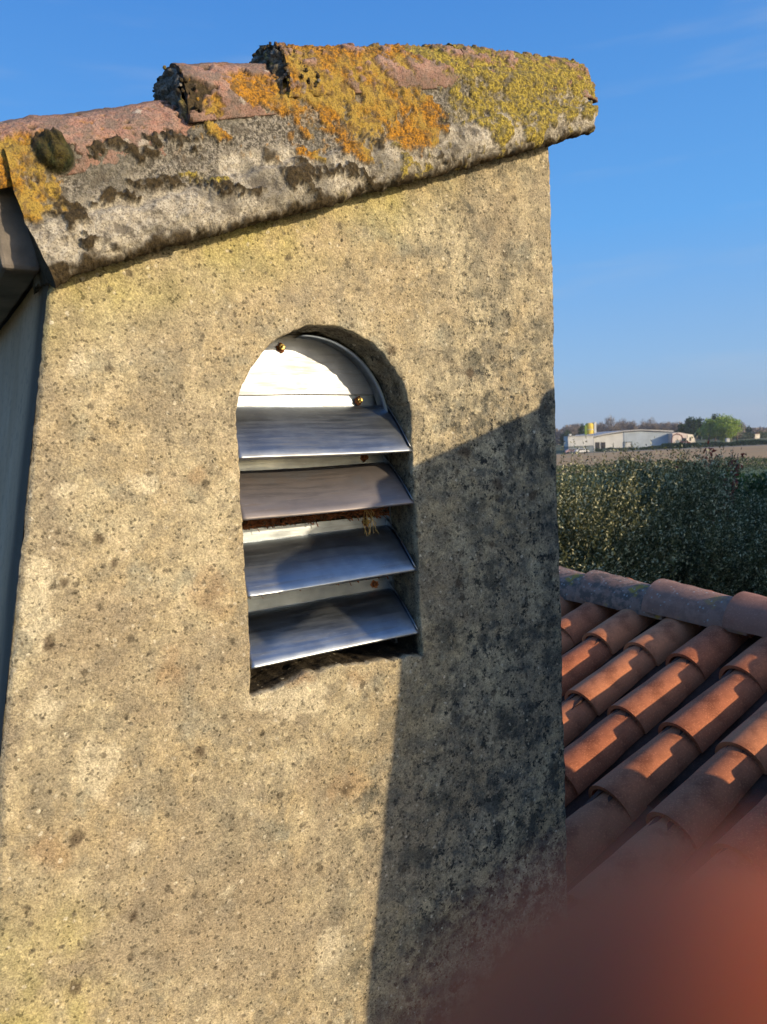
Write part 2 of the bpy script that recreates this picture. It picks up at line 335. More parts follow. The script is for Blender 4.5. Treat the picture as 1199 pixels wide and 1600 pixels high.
# --- arch outline
OC = np.array([.434, .037]); OR_ = .172
def inside(x, z):
    return ((z >= .037) & ((x - OC[0]) ** 2 + (z - OC[1]) ** 2 < OR_ ** 2)) | ((z < .037) & (z > -.398) & (abs(x - OC[0]) < OR_))
FLIP = True
def wall_mesh():
    h = .004
    # columns
    cols = [('L', k) for k in range(50)]
    xs_r = np.arange(.200, .6721, h); nR = len(xs_r); xs_end = np.linspace(xs_r[-1], .972, 76)[1:]
    U = np.linspace(0, 1, 61)[:-1]
    zs_hole = np.arange(-.460, .2441, h); zs_low = np.linspace(-1.75, -.460, 200)[:-1]; T = np.linspace(0, 1, 76)[1:]
    nx_ = 60 + nR + len(xs_end); nz = len(zs_low) + len(zs_hole) + len(T)
    X = np.zeros((nx_, nz)); Z = np.zeros((nx_, nz))
    zb = np.concatenate([zs_low, zs_hole])
    for a in range(nx_):
        if a >= 60: x0 = xs_r[a - 60] if a < 60 + nR else xs_end[a - 60 - nR]; xx = np.full(len(zb), x0)
        else: xl = x_left(zb); xx = xl + (.200 - xl) * U[a]
        X[a, :len(zb)] = xx; Z[a, :len(zb)] = zb
        xt = xx[-1]; top = .275 + .352 * xt
        X[a, len(zb):] = xt; Z[a, len(zb):] = zb[-1] + (top - zb[-1]) * T
    i0, i1 = 60, 60 + nR - 1; j0, j1 = len(zs_low), len(zb) - 1
    hole = np.zeros((nx_ - 1, nz - 1), bool); hole[i0:i1, j0:j1] = True
    F = gridF(nx_, nz).reshape(nx_ - 1, nz - 1, 4)[~hole]
    V = np.stack([X, np.zeros_like(X), Z], -1).reshape(-1, 3)
    # perimeter of the hole, counter clockwise
    per = [(i, j0) for i in range(i0, i1)] + [(i1, j) for j in range(j0, j1)] + [(i, j1) for i in range(i1, i0, -1)] + [(i0, j) for j in range(j1, j0, -1)]
    pid = np.array([i * nz + j for i, j in per]); PP = V[pid][:, [0, 2]]; n = len(pid)
    cc = np.array([.434, -.10]); D = PP - cc; lo = np.zeros(n); hi = np.ones(n)
    for _ in range(30):
        m = (lo + hi) / 2; q = cc + D * m[:, None]; ins = inside(q[:, 0], q[:, 1]); lo = np.where(ins, m, lo); hi = np.where(ins, hi, m)
    Q = cc + D * lo[:, None]
    q3 = np.c_[Q[:, 0], np.zeros(n), Q[:, 1]]
    rough = fbm(q3, 28, 4) * .0045 + fbm(q3, 110, 2) * .0016
    bot = sstep(-.36, -.385, Q[:, 1]); rough = rough + bot * (fbm(q3, 16, 4, 5.) * .022 - .004)
    rough += sstep(.09, .0, np.hypot(Q[:, 0] - .268, Q[:, 1] + .39)) * .006
    Dn = D / np.linalg.norm(D, axis=1)[:, None]; Q = Q + Dn * rough[:, None]
    rings = []; K = 16
    for k in range(1, K):
        s_ = k / (K - 1); s_ = s_ ** .9; q = PP + (Q - PP) * s_
        rings.append(np.c_[q[:, 0], np.zeros(n), q[:, 1]])
    # rounded arris then the reveal going in
    for yy, rr in ((.0015, -.0010), (.004, -.0018), (.008, -.0022)):
        q = Q + Dn * rr; rings.append(np.c_[q[:, 0], np.full(n, yy), q[:, 1]])
    for yy in np.linspace(.014, .22, 48):
        q = Q - Dn * .0022; dx = np.c_[q[:, 0], np.full(n, yy), q[:, 1]]
        d = fbm(dx, 40, 3, 2.) * .0035 + fbm(dx, 140, 2) * .0012; q = q + Dn * d[:, None]
        # the sill falls away inwards at its broken front
        rings.append(np.c_[q[:, 0], np.full(n, yy), q[:, 1]])
    base = len(V); V = np.concatenate([V] + rings)
    ids = [pid] + [base + k * n + np.arange(n) for k in range(len(rings))]
    for a, b in zip(ids[:-1], ids[1:]):
        F = np.concatenate([F, np.stack([a, np.roll(a, -1), np.roll(b, -1), b], -1)[:, ::-1] if FLIP else np.stack([a, np.roll(a, -1), np.roll(b, -1), b], -1)])
    # back of the opening
    V = np.concatenate([V, [[.434, .22, -.1]]]); c0 = len(V) - 1; last = ids[-1]
    tri = np.stack([last, np.roll(last, -1), np.full(n, c0)], -1)
    # relief
    front = V[:, 1] < .012
    P = V.copy(); d = fbm(P, 7, 3) * .004 + fbm(P, 30, 3, 3.) * .0022 + fbm(P, 95, 3, 1.) * .0016
    V[:, 1] -= np.where(front, d, 0)
    # rounded and chipped outer corners
    zl = V[:, 2]; el = V[:, 0] - x_left(zl); er = .972 - V[:, 0]
    rad = .009 + .006 * fbm(P, 14, 3)
    for e in (el, er):
        k = np.clip(1 - e / rad, 0, 1); V[:, 1] += np.where(front, rad * (1 - np.sqrt(np.clip(1 - k * k, 0, 1))), 0)
    edge = (np.clip(1 - el / .02, 0, 1) - np.clip(1 - er / .02, 0, 1)) * front
    V[:, 0] += edge * (fbm(P, 20, 4, 7.) * .002 + fbm(P, 90, 2) * .0015)
    # wear masks, with painted shade mixed in
    def blobs(L, soft=.35, nz=.55, s=26):
        m = np.zeros(len(P)); nn = fbm(P, s, 4, 4.); wa = fbm(P, 34, 4, 61.) * .022; wb = fbm(P, 34, 4, 67.) * .022
        for x, z, rx, rz in L:
            k_ = min(1, rx / .02); dd = np.hypot((P[:, 0] + wa * k_ - x) / rx, (P[:, 2] + wb * k_ - z) / rz) + nn * nz; m = np.maximum(m, sstep(1 + soft / 2, 1 - soft / 2, dd))
        return m
    pale = blobs([(.031, .13, .016, .016), (.391, -.893, .034, .044), (.014, -.468, .030, .055), (-.049, -.189, .018, .06), (.302, -.414, .07, .022), (-.003, -.038, .014, .012), (.114, -.045, .018, .012), (.36, -.43, .05, .03), (.46, -.425, .04, .016), (.20, -.72, .012, .008), (.06, -.60, .012, .010), (-.05, -.36, .02, .03), (.25, -.50, .012, .01), (.1, -1.0, .03, .02)])
    rust = blobs([(.203, -.22, .032, .036), (.195, -.036, .014, .014), (.434, -.609, .036, .03), (-.064, -.562, .03, .03), (.464, -.413, .03, .017), (.35, -.398, .03, .012), (.13, -.33, .02, .025)], .9)
    topd = (zlip(P[:, 0]) - P[:, 2])
    yel = sstep(.14, .0, topd) * sstep(.62, .15, abs(P[:, 0] - .25)) * (.55 + fbm(P, 14, 4, 8.) * .9)
    yel = np.maximum(yel, sstep(.05, -.06, P[:, 0] - .0) * sstep(-.55, -.8, P[:, 2]) * (.4 + fbm(P, 16, 4, 3.)))
    yel = np.clip(yel, 0, 1); inner = sstep(.006, .02, P[:, 1])
    alg_shade = .35 * sstep(.5, .65, P[:, 0]) + sstep(.55, .97, P[:, 0]) * sstep(.25, -.25, P[:, 2]) + .25 * sstep(-.3, -1, P[:, 2])
    alg_shade = np.clip(.25 + 1.1 * alg_shade + fbm(P, 5, 3, 6.) * .7, 0, 1.25); shade_edge = .62 - .16 * sstep(-.35, -.65, P[:, 2]); alg_shade = alg_shade * (.45 + .55 * sstep(shade_edge - .07, shade_edge + .05, P[:, 0] + fbm(P, 12, 3, 5.) * .10)); alg_shade = alg_shade + .35 * sstep(-.4, -.8, P[:, 2]) * sstep(.38, .6, P[:, 0])  # algae mixed with painted shade: lower edge follows the cast shadow
    alg_shade = np.maximum(alg_shade, inner * .9); recess_shade = np.maximum(inner * sstep(-.30, -.37, P[:, 2]) * sstep(.004, .022, P[:, 1]), inner * (.40 + .4 * fbm(P, 40, 3, 12.))); rust = np.maximum(rust, inner * (.5 + fbm(P, 30, 3, 4.)))  # inside the opening both dark masks carry painted recess shade
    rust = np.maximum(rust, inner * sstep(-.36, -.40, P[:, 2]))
    dark = blobs([(.035, -.115, .009, .009), (.055, -.156, .006, .008), (-.037, -.256, .010, .011), (-.012, -.177, .007, .007), (-.024, -.554, .009, .009), (-.041, -.783, .009, .011), (.901, -.117, .017, .012), (.786, -.205, .013, .009), (.74, .13, .010, .010), (.17, -.47, .008, .008), (.05, -.70, .009, .008), (.43, -.61, .014, .012), (.57, .17, .010, .008), (.80, -.09, .012, .012), (.72, -.02, .014, .012), (.70, -.27, .01, .01)], .5, .4, 60)
    Fs = [F, tri]
    W = np.c_[pale, yel, np.clip(rust, 0, 1), np.ones(len(V))]; A = np.c_[alg_shade, dark, recess_shade, np.ones(len(V))]
    return np_mesh('wall', V, Fs, True, {'wear': W, 'algae_shade': A})
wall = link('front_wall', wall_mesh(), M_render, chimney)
DEP = .85
def side(xf, name, mat, lo=-1.75):
    nz = 200; ny = 40; zs = np.linspace(lo, 0, nz); V = np.zeros((nz, ny, 3))
    for k in range(nz):
        zt = lo + (float(.27 + (.352 * .972 if xf else 0)) - lo) * k / (nz - 1)
        x = float(x_left(np.array(zt))) if xf == 0 else .972
        V[k, :, 0] = x; V[k, :, 1] = np.linspace(.007, DEP, ny); V[k, :, 2] = zt
    P = V.reshape(-1, 3); P[:, 0] += fbm(P, 5, 2) * .0015
    return link(name, np_mesh(name, P, gridF(nz, ny), True, {'wear': np.zeros((len(P), 3)), 'algae_shade': np.full((len(P), 3), .3)}), mat, chimney)
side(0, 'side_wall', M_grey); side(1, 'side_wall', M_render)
MB().prism([(-.30, -1.75), (.968, -1.75), (.968, .60), (0.005, .27), (-.11, -.42)], DEP - .02, DEP).build('rear_wall', M_slab, chimney)

# --- lichen masks on the coping
OL = [(.44, .69, .08, .03), (.56, .715, .07, .03), (.36, .665, .03, .02), (.66, .735, .03, .02), (-0.03, 0.411, 0.056, 0.029), (-0.046, 0.356, 0.064, 0.037), (-0.006, 0.365, 0.033, 0.026), (-.12, .40, .06, .05), (0.007, 0.437, 0.017, 0.006), (0.338, 0.562, 0.060, 0.029), (0.284, 0.556, 0.026, 0.015), (0.466, 0.603, 0.095, 0.049), (0.499, 0.548, 0.140, 0.047), (0.605, 0.583, 0.067, 0.049), (0.456, 0.655, 0.087, 0.016), (0.569, 0.68, 0.060, 0.022), (0.478, 0.491, 0.035, 0.014), (0.399, 0.468, 0.026, 0.01), (0.437, 0.516, 0.022, 0.013), (0.241, 0.515, 0.014, 0.013), (0.244, 0.483, 0.018, 0.008)]
YL = [(.80, .745, .07, .03), (.92, .76, .08, .04), (1.02, .78, .08, .04), (.72, .735, .03, .015), (0.813, 0.668, 0.105, 0.046), (0.928, 0.679, 0.107, 0.055), (0.99, 0.722, 0.074, 0.05), (0.679, 0.70, 0.050, 0.018), (0.793, 0.566, 0.024, 0.029), (0.874, 0.583, 0.037, 0.02), (0.593, 0.479, 0.025, 0.011), (0.561, 0.506, 0.012, 0.007), (0.229, 0.406, 0.022, 0.009), (0.843, 0.616, 0.083, 0.021), (0.749, 0.61, 0.046, 0.034), (0.979, 0.653, 0.055, 0.031), (0.9, 0.614, 0.034, 0.022), (1.08, .74, .06, .05)]
ML = [(0.013, 0.413, 0.026, 0.020), (0.018, 0.337, 0.032, 0.019), (0.035, 0.298, 0.015, 0.01), (0.092, 0.364, 0.027, 0.008), (0.16, 0.392, 0.044, 0.008), (0.104, 0.436, 0.05, 0.009), (0.17, 0.459, 0.043, 0.008), (0.391, 0.432, 0.033, 0.02), (0.363, 0.62, 0.030, 0.030), (0.212, 0.528, 0.025, 0.032), (0.624, 0.549, 0.017, 0.013), (0.498, 0.517, 0.038, 0.014), (0.469, 0.445, 0.05, 0.01), (0.674, 0.574, 0.015, 0.028), (0.602, 0.512, 0.02, 0.009), (0.253, 0.396, 0.037, 0.009)]
ZJ_T = [-.3, -.05, 0, .2, .22, .337, .4, .6, .8, 1.0, 1.14, 1.2]; ZJ_Z = [.31, .398, .415, .475, .492, .548, .566, .634, .690, .715, .722, .73]
def zjun(t): return np.interp(t, ZJ_T, ZJ_Z)
def lichen(P):
    nn = fbm(P, 38, 5, 4., .65); n2 = fbm(P, 38, 5, 44., .65); n3 = fbm(P, 50, 4, 84.); S = P
    P = P.copy(); P[:, 0] += fbm(S, 26, 3, 91.) * .030 + fbm(S, 100, 3, 92.) * .014; P[:, 2] += fbm(S, 30, 3, 95.) * .018 + fbm(S, 100, 3, 96.) * .012
    def m(L, n, k=.75):
        r = np.zeros(len(P))
        for x, z, rx, rz in L: r = np.maximum(r, sstep(1.12, .92, np.hypot((P[:, 0] - x) / rx, (P[:, 2] - z) / rz) + n * k))
        return r
    o = m(OL, nn); y = m(YL, n2); mo = m(ML, n3, .6) * sstep(-.30, -.12, fbm(S, 85, 3, 33.))
    holes = sstep(.22, .42, fbm(P, 55, 4, 31.)); o = o * (1 - .9 * holes); y = y * (1 - .9 * sstep(.12, .34, fbm(P, 55, 4, 71.)))
    P = S
    # sprinkles
    sp = sstep(.42, .5, fbm(P, 70, 3, 15.)); y = np.maximum(y, sp * sstep(.25, .8, P[:, 0]) * .8); o = np.maximum(o, sp * sstep(.65, .3, P[:, 0]) * sstep(.42, .5, P[:, 2]) * .7)
    low = P[:, 2] - zlip(P[:, 0]) + n3 * .018; mo = np.maximum(mo, sstep(.010, .003, low)); mo = np.maximum(mo, sstep(.42, .55, fbm(P, 24, 4, 51.)) * .9)
    mo = mo * (1 - o) * (1 - y)
    bl = sstep(1.15, .9, np.hypot(S[:, 0] - .013, S[:, 2] - .413) / .026); o = o * (1 - bl * .9); mo = np.maximum(mo, bl); y = y * (1 - bl)
    return o, y * (1 - o), mo
def ballm(P): return sstep(1.1, .85, np.hypot(P[:, 0] - .013, P[:, 2] - .413) / .026) * (P[:, 1] < .05)
def normals(G):
    du = np.gradient(G, axis=0); dv = np.gradient(G, axis=1); n = np.cross(du, dv); n /= np.linalg.norm(n, axis=2)[..., None] + 1e-12; return n
def crust(G, sign, up=None, amp=1.0, grav=.0022, base=.004):
    nu, nv, _ = G.shape; N = normals(G).reshape(-1, 3) * sign; P = G.reshape(-1, 3).copy()
    o, y, mo = lichen(P); cr = fbm(P, 120, 3, 9.) * .5 + .5; c2 = abs(fbm(P, 70, 4, 19.))
    d = fbm(P, 12, 4, 2.) * base + fbm(P, 150, 3, 6.) * grav + fbm(P, 42, 4, 77.) * base * .9
    d = d + o * (.0035 + .007 * cr - .006 * c2) + y * (.003 + .006 * cr - .004 * c2) + mo * (.004 + .005 * cr)
    ball = np.zeros(len(P))
    for bx, bz, br in ((.013, .413, .023),): ball = np.maximum(ball, np.sqrt(np.clip(1 - ((P[:, 0] - bx) ** 2 + (P[:, 2] - bz) ** 2) / br ** 2, 0, 1)) * .019 * (1 + .5 * fbm(P, 60, 3, 3.) + .35 * fbm(P, 190, 2, 3.)))
    return P + N * (d * amp + ball)[:, None], np.c_[o, y, mo]

def mortar_mesh():
    tl, tr = -.034, 1.062; nu = 640
    ts = np.linspace(tl, tr, nu); G = []
    prof = lambda t: None
    for t in ts:
        zl = zlip(t); zj = float(zjun(t)); hgt = zj - zl
        e = np.clip((t - 1.03) / (tr - 1.03), 0, 1); zl = zl + .012 * e ** 3; k = 1
        pts = np.array([(.10, .016), (.02, .014), (-.012, .008), (-.036, .0), (-.046, .002), (-.053, .012), (-.055, .026), (-.050, .05), (-.042, hgt * .45), (-.037, hgt * .72), (-.036, hgt * .93), (-.031, hgt * 1.01), (-.018, hgt * 1.05), (.0, hgt * 1.10), (.05, hgt * 1.15)])
        if t > 1.03: pts[:, 0] = .04 + (pts[:, 0] - .04) * (1 - .16 * e ** 3)
        # resample
        s = np.r_[0, np.cumsum(np.hypot(*np.diff(pts, axis=0).T))]; q = np.linspace(0, s[-1], 150)
        yy = np.interp(q, s, pts[:, 0]); zz = np.interp(q, s, pts[:, 1])
        sl = np.where(t < .03, 1, 0) * 0
        # left end is cut back in a hollow curve
        xx = np.full(150, t)
        a = np.clip((.05 - t) / (.05 - tl), 0, 1); hh = zz / max(hgt, .01)
        xx = t + a * (.030 * np.clip(1 - hh * 1.2, 0, 1) ** 1.5 - .012 * np.clip(hh, 0, 1))
        G.append(np.c_[xx, yy, zl + zz])
    G = np.array(G); P, A = crust(G, 1, grav=.0026, base=.0045)
    # gravelly upper band, smoother pale lower band
    Q = G.reshape(-1, 3); rel = (Q[:, 2] - zlip(Q[:, 0])) / np.maximum(zjun(Q[:, 0]) - zlip(Q[:, 0]), .01)
    band = sstep(.44, .58, rel + fbm(Q, 18, 4, 3.) * .35); band = np.maximum(band, sstep(1.02, 1.05, rel)); band *= sstep(1.0, .75, Q[:, 0] + .1 * fbm(Q, 9, 2)) * .8 + .2
    step = sstep(.40, .46, rel + fbm(Q, 14, 3, 3.) * .12)
    P[:, 1] += step * .007 * (Q[:, 1] < 0)
    n = len(P); caps = []
    for row, k in ((0, 1), (nu - 1, -1)):
        ring = row * 150 + np.arange(150); c = P[ring].mean(0); c[0] += .002 * k; P = np.concatenate([P, [c]]); A = np.concatenate([A, [[0, 0, .6]]]); band = np.r_[band, .5]
        caps.append(np.stack([ring[:-1], ring[1:], np.full(149, len(P) - 1)], -1))
    return np_mesh('mortar_bed', P, [gridF(nu, 150)] + caps, True, {'ma': A, 'mb': np.c_[band, ballm(P), band]})
link('mortar_bed', mortar_mesh(), M_mortar, chimney)

def barrel(t0, z0, t1, z1, r0_, r1_, name, yc=.06, th=.014, fine=True, droop=None, nu=None, dirty=0):
    """half round tile lying along x, open below; top line from (t0,z0) to (t1,z1)"""
    nu = nu or int((t1 - t0) / (.002 if fine else .03)) + 2; nv = 150 if fine else 14
    u = np.linspace(0, 1, nu)[:, None]; th_ = np.linspace(-R(100), R(100), nv)[None, :]
    def shell(off):
        rr = r0_ + (r1_ - r0_) * u + off; x = t0 + (t1 - t0) * u + 0 * th_; zt = z0 + (z1 - z0) * u
        kk = 0
        if droop is not None: kk = droop(t0 + (t1 - t0) * u); zt = zt - kk; rr = rr - kk * .45
        zc = zt - (r0_ + (r1_ - r0_) * u) + kk * .45
        return np.stack([x, yc + rr * np.sin(th_), zc + rr * np.cos(th_)], -1)
    G = shell(0.); I = shell(-th)
    if fine: P, A = crust(G, -1, grav=.0009, base=.003)
    else: P = G.reshape(-1, 3); A = np.zeros((len(P), 3))
    Q = I.reshape(-1, 3); n = len(P)
    F = [gridF(nu, nv), gridF(nu, nv, n)[:, ::-1]]
    for row in (0, nu - 1):
        a = row * nv + np.arange(nv - 1); F.append(np.stack([a, a + 1, n + a + 1, n + a], -1))
    for colv in (0, nv - 1):
        a = np.arange(nu - 1) * nv + colv; F.append(np.stack([a, a + nv, n + a + nv, n + a], -1))
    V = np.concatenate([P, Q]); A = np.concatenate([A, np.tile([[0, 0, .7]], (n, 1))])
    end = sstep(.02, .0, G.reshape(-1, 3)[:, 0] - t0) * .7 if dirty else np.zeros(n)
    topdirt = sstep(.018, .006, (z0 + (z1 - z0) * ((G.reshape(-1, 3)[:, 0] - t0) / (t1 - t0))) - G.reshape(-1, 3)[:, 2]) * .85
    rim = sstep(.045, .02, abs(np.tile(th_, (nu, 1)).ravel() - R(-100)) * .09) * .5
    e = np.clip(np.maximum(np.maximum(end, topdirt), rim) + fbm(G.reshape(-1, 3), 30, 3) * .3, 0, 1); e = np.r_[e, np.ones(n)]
    return np_mesh(name, V, F, True, {'ma': A, 'mb': np.c_[e, ballm(V), e]})
TL = [(-.23, .413, .235, .560, .097, .086), (.205, .602, .44, .655, .098, .088), (.372, .672, .80, .768, .100, .090), (.74, .7578, 1.085, .800, .0905, .091)]
labs = ['lowest cap tile, pinkish with orange lichen at its end', 'short second cap tile with a dark open end', 'long cap tile crusted with orange lichen', 'topmost cap tile crusted with yellow green lichen']
for k, a in enumerate(TL):
    dr = None
    if k == 3: dr = lambda x: .012 * np.clip((x - 1.06) / .025, 0, 1) ** 2
    o = link('roof_tile', barrel(*a, 'cap_tile', droop=dr, dirty=1), M_ctile, chimney); o['label'] = labs[k]
# debris that plugs the open tile ends
def plug(t, zt, r, zbase, name='mortar_plug'):
    nu, nv = 60, 90; rr = np.linspace(0, 1, nu)[:, None]; a = np.linspace(-R(100), R(100), nv)[None, :]
    x = t - .003 - .016 * (1 - rr ** 2) + 0 * a; y = .06 + r * rr * np.sin(a); z = (zt - r) + r * rr * np.cos(a)
    G = np.stack([x, y, z], -1); P = G.reshape(-1, 3); P[:, 0] += fbm(P, 40, 4) * .02 + fbm(P, 130, 3) * .007
    n3 = fbm(P, 60, 3); A = np.c_[np.zeros(len(P)), sstep(.25, .4, fbm(P, 45, 3, 8.)) * .6, sstep(-.1, .2, n3) * .8]
    return link(name, np_mesh(name, P, gridF(nu, nv), True, {'ma': A, 'mb': np.c_[np.full(len(P), .8), np.zeros(len(P)), np.zeros(len(P))]}), M_mortar, chimney)
plug(.205, .596, .088, 0); plug(.372, .668, .092, 0); plug(-.23, .405, .085, 0)
# crumbly rim clods at the upper steps
def clods():
    V = []; F = []; A = []
    rs = np.random.default_rng(3)
    for (tx, zt, n) in ((.208, .600, 60), (.376, .671, 90)):
        for k in range(n):
            a = rs.uniform(-1.5, .9); rr = .097 + rs.uniform(-.007, .003); c = np.array([tx + rs.uniform(-.012, .05 if tx > .3 else .02), .06 + rr * math.sin(a), zt - .1 + rr * math.cos(a)])
            s = rs.uniform(.0015, .0042); m = 8; th_ = np.linspace(0, 2 * np.pi, m, endpoint=False)
            off = len(V)
            for la in (-.9, 0, .9):
                for q in th_: V.append(c + s * np.array([math.cos(la) * math.cos(q), math.cos(la) * math.sin(q), math.sin(la)]) * rs.uniform(.7, 1.25))
            for l in range(2):
                for q in range(m): F.append((off + l * m + q, off + l * m + (q + 1) % m, off + (l + 1) * m + (q + 1) % m, off + (l + 1) * m + q))
            F.append((off, off + 2, off + 4, off + 6)); F.append((off + 16, off + 18, off + 20, off + 22))
            col = rs.random(); A += [[1. if col < .06 else 0, 1. if .06 < col < .12 else 0, 1. if col > .25 else 0]] * 24
    me = np_mesh('clods', np.array(V), [np.array(F)], True, {'ma': np.array(A, float), 'mb': np.c_[np.full(len(V), .7), np.zeros(len(V)), np.zeros(len(V))]})
    o = link('moss_crumbs', me, M_mortar, chimney); o['kind'] = 'stuff'
clods()
# the roof slab of the chimney behind the verge and two more rows of tiles
def slab():
    m = MB(); a, b = -.052, 1.03
    m.add([(a, -.02, .270), (b, -.02, .655), (b, DEP + .06, .655), (a, DEP + .06, .270), (a, -.02, .375), (b, -.02, .77), (b, DEP + .06, .77), (a, DEP + .06, .375)],
          [(0, 3, 2, 1), (4, 5, 6, 7), (0, 1, 5, 4), (1, 2, 6, 5), (2, 3, 7, 6), (3, 0, 4, 7)]); return m
sb = slab()
sb.v = [(x, y + (.03 if y < 0 else 0), z) for x, y, z in sb.v]; sb.build('cap_slab', M_slab, chimney)
# eave board whose dark end shows left of the mortar
MB().add([(-.060, .0, .262), (-.010, .0, .262), (-.010, DEP, .262), (-.060, DEP, .262), (-.075, .0, .40), (-.010, .0, .42), (-.010, DEP, .42), (-.075, DEP, .40)],
         [(0, 3, 2, 1), (4, 5, 6, 7), (0, 1, 5, 4), (1, 2, 6, 5), (2, 3, 7, 6), (3, 0, 4, 7)]).build('eave_fascia', M_slab, chimney, bevel=.006)
for q in (1, 2):
    for (a, za, b, zb_) in ((-.20, .415, .25, .56), (.18, .565, .62, .70), (.55, .70, 1.06, .79)):
        link('roof_tile', barrel(a, za, b, zb_, .095, .085, 'rear_tile', yc=.06 + .2 * q, fine=False), M_ctile, chimney)

# --- louvre vent
vent = empty('louvre_vent'); vent.parent = chimney
def sheet(name, V, F, grime=0., th=.0012):
    me = np_mesh(name, np.array(V, float), [np.array(F)], True, {'grime': np.full((len(V), 3), grime)})
    o = link(name, me, M_zinc, vent); md = o.modifiers.new('t', 'SOLIDIFY'); md.thickness = th; md.offset = -1; return o
Y_R = .100
# rear half round panel with a rolled lip
zb_, xr_ = .098, .168
pan = [(.434, Y_R, .10)]; nA = 40
for k in range(nA + 1):
    a = math.pi * k / nA; pan.append((.434 + .170 * math.cos(a), Y_R, .037 + .170 * math.sin(a)))
pan = [(x, y + .0015 * math.sin(x * 40), max(z, zb_)) for x, y, z in pan]
sheet('arched_panel', pan, [(0, k, k + 1) for k in range(1, nA + 1)], .35).data.polygons.foreach_set('use_smooth', [False] * nA)
# curved trim following the arch inside the reveal
V = []; F = []
for k in range(33):
    a = math.pi * (.02 + .5 * k / 32 * 1.0)
    for yy, rr in ((Y_R - .001, .163), (Y_R - .030, .1645)): V.append((.434 + rr * math.cos(a), yy, .037 + rr * math.sin(a)))
F = [(2 * k, 2 * k + 1, 2 * k + 3, 2 * k + 2) for k in range(32)]
sheet('arch_trim', V, F)
slats = [(.078, -.009), (-.033, -.107), (-.157, -.234), (-.283, -.354)]
grm = [.15, .7, .10, .05]
for k, (zr, zf) in enumerate(slats):
    nxn, nyn = 40, 14; V = []; x0, x1 = .264, .604
    for i in range(nxn):
        for j in range(nyn):
            s = j / (nyn - 1); x = x0 + (x1 - x0) * i / (nxn - 1)
            y = Y_R + (.004 - Y_R) * s; z = zr + (zf - zr) * s ** 1.45 + .0022 * math.sin(x * 22 + k * 2) * math.sin(s * 3.1) + (random.random() - .5) * .0002
            V.append((x, y, z + .0015 * math.sin(x * 9 + k)))
    # turned down front edge
    nb = len(V)
    F = [(i * nyn + j, (i + 1) * nyn + j, (i + 1) * nyn + j + 1, i * nyn + j + 1) for i in range(nxn - 1) for j in range(nyn - 1)]
    for i in range(nxn):
        x, y, z = V[i * nyn + nyn - 1]; V.append((x, y - .0008, z - .0022)); V.append((x, y + .002, z - .003))
    for i in range(nxn - 1):
        F.append((i * nyn + nyn - 1, (i + 1) * nyn + nyn - 1, nb + 2 * (i + 1), nb + 2 * i)); F.append((nb + 2 * i, nb + 2 * (i + 1), nb + 2 * (i + 1) + 1, nb + 2 * i + 1))
    s_ = sheet('slat', V, F, grm[k])
    # rear upstand
    hU = .021 if k else .020
    up_ = MB().box(x0, x1, Y_R + (.004 if k == 0 else -.002), Y_R + (.0052 if k == 0 else -.0008), zr - .002, zr + hU + (.004 if k == 3 else 0)).build('upstand', M_zinc, vent)
    # side flange on the right: a strip folded up along the slat's edge
    wv = .017; a = Vector((x1, Y_R, zr)); b = Vector((x1 + .001, .004, zf)); n = 12; V2 = []; F2 = []
    for i in range(n):
        s = i / (n - 1); p = a.lerp(b, s); p.z = zr + (zf - zr) * s ** 1.45; bow = math.sin(s * 3.14) * .002
        V2 += [(p.x + .0003, p.y, p.z), (p.x - .006 - bow, p.y - .001, p.z + wv * (1 - .55 * s))]
    F2 = [(2 * i, 2 * i + 1, 2 * i + 3, 2 * i + 2) for i in range(n - 1)]
    sheet('side_flange', V2, F2)
# frame upright standing behind the slats on the right, dark interior shows through
MB().box(.600, .606, .085, .104, -.39, .10).build('frame_upright', M_zinc, vent)
MB().box(.258, .268, .085, .104, -.39, .10).build('frame_upright', M_zinc, vent)
bolts = [(.394, .183), (.550, .088), (.556, -.020), (.268, -.143), (.264, -.262), (.566, -.268), (.553, -.145)]
for k, (x, z) in enumerate(bolts):
    m = MB(); ring = [(x + .0052 * math.cos(a * math.pi / 3), z + .0052 * math.sin(a * math.pi / 3)) for a in range(6)]
    m.prism(ring, Y_R - .0095, Y_R - .0025); m.tube([(x, Y_R - .015, z), (x, Y_R - .002, z)], .0026, 8)
    m.build('bolt', M_rust if k in (2, 5) else M_brass, vent)
    m = MB(); ring = [(x + (.0085 + .002 * math.sin(a * 2.3 + k)) * math.cos(a * math.pi / 7), z - .001 + (.008 + .002 * math.cos(a * 1.7 + k)) * math.sin(a * math.pi / 7)) for a in range(14)]
    m.prism(ring, Y_R - .0030, Y_R - .0022).build('washer', M_rust, vent)
# rusty clogged mesh that shows in the gap above the third upstand
def clog(z, x0, x1, n, seed, zz=.010):
    rs = random.Random(seed); m = MB()
    for _ in range(n):
        x = rs.uniform(x0, x1); a = rs.uniform(-1.2, 1.2); l = rs.uniform(.004, .016); p = Vector((x, .094 - rs.random() * .012, z + rs.uniform(-zz, zz)))
        m.tube([p, p + Vector((math.cos(a) * l, rs.uniform(-.004, .004), math.sin(a) * l))], rs.uniform(.0006, .0016), 4, False)
    o = m.build('rusty_mesh', M_rust, vent); return o
clog(-.122, .262, .598, 620, 4); clog(.001, .30, .59, 60, 5, .003); clog(-.249, .28, .59, 60, 6, .004)
m = MB()
for q in range(9):
    rs = random.Random(q); p = Vector((.548 + rs.uniform(-.006, .008), .084, -.118)); pts = [p]
    for s in range(5): pts.append(pts[-1] + Vector((rs.uniform(-.006, .006), rs.uniform(-.006, .002), -.010)))
    m.tube(pts, .0007, 4)
m.build('dry_twig', M_straw, vent)

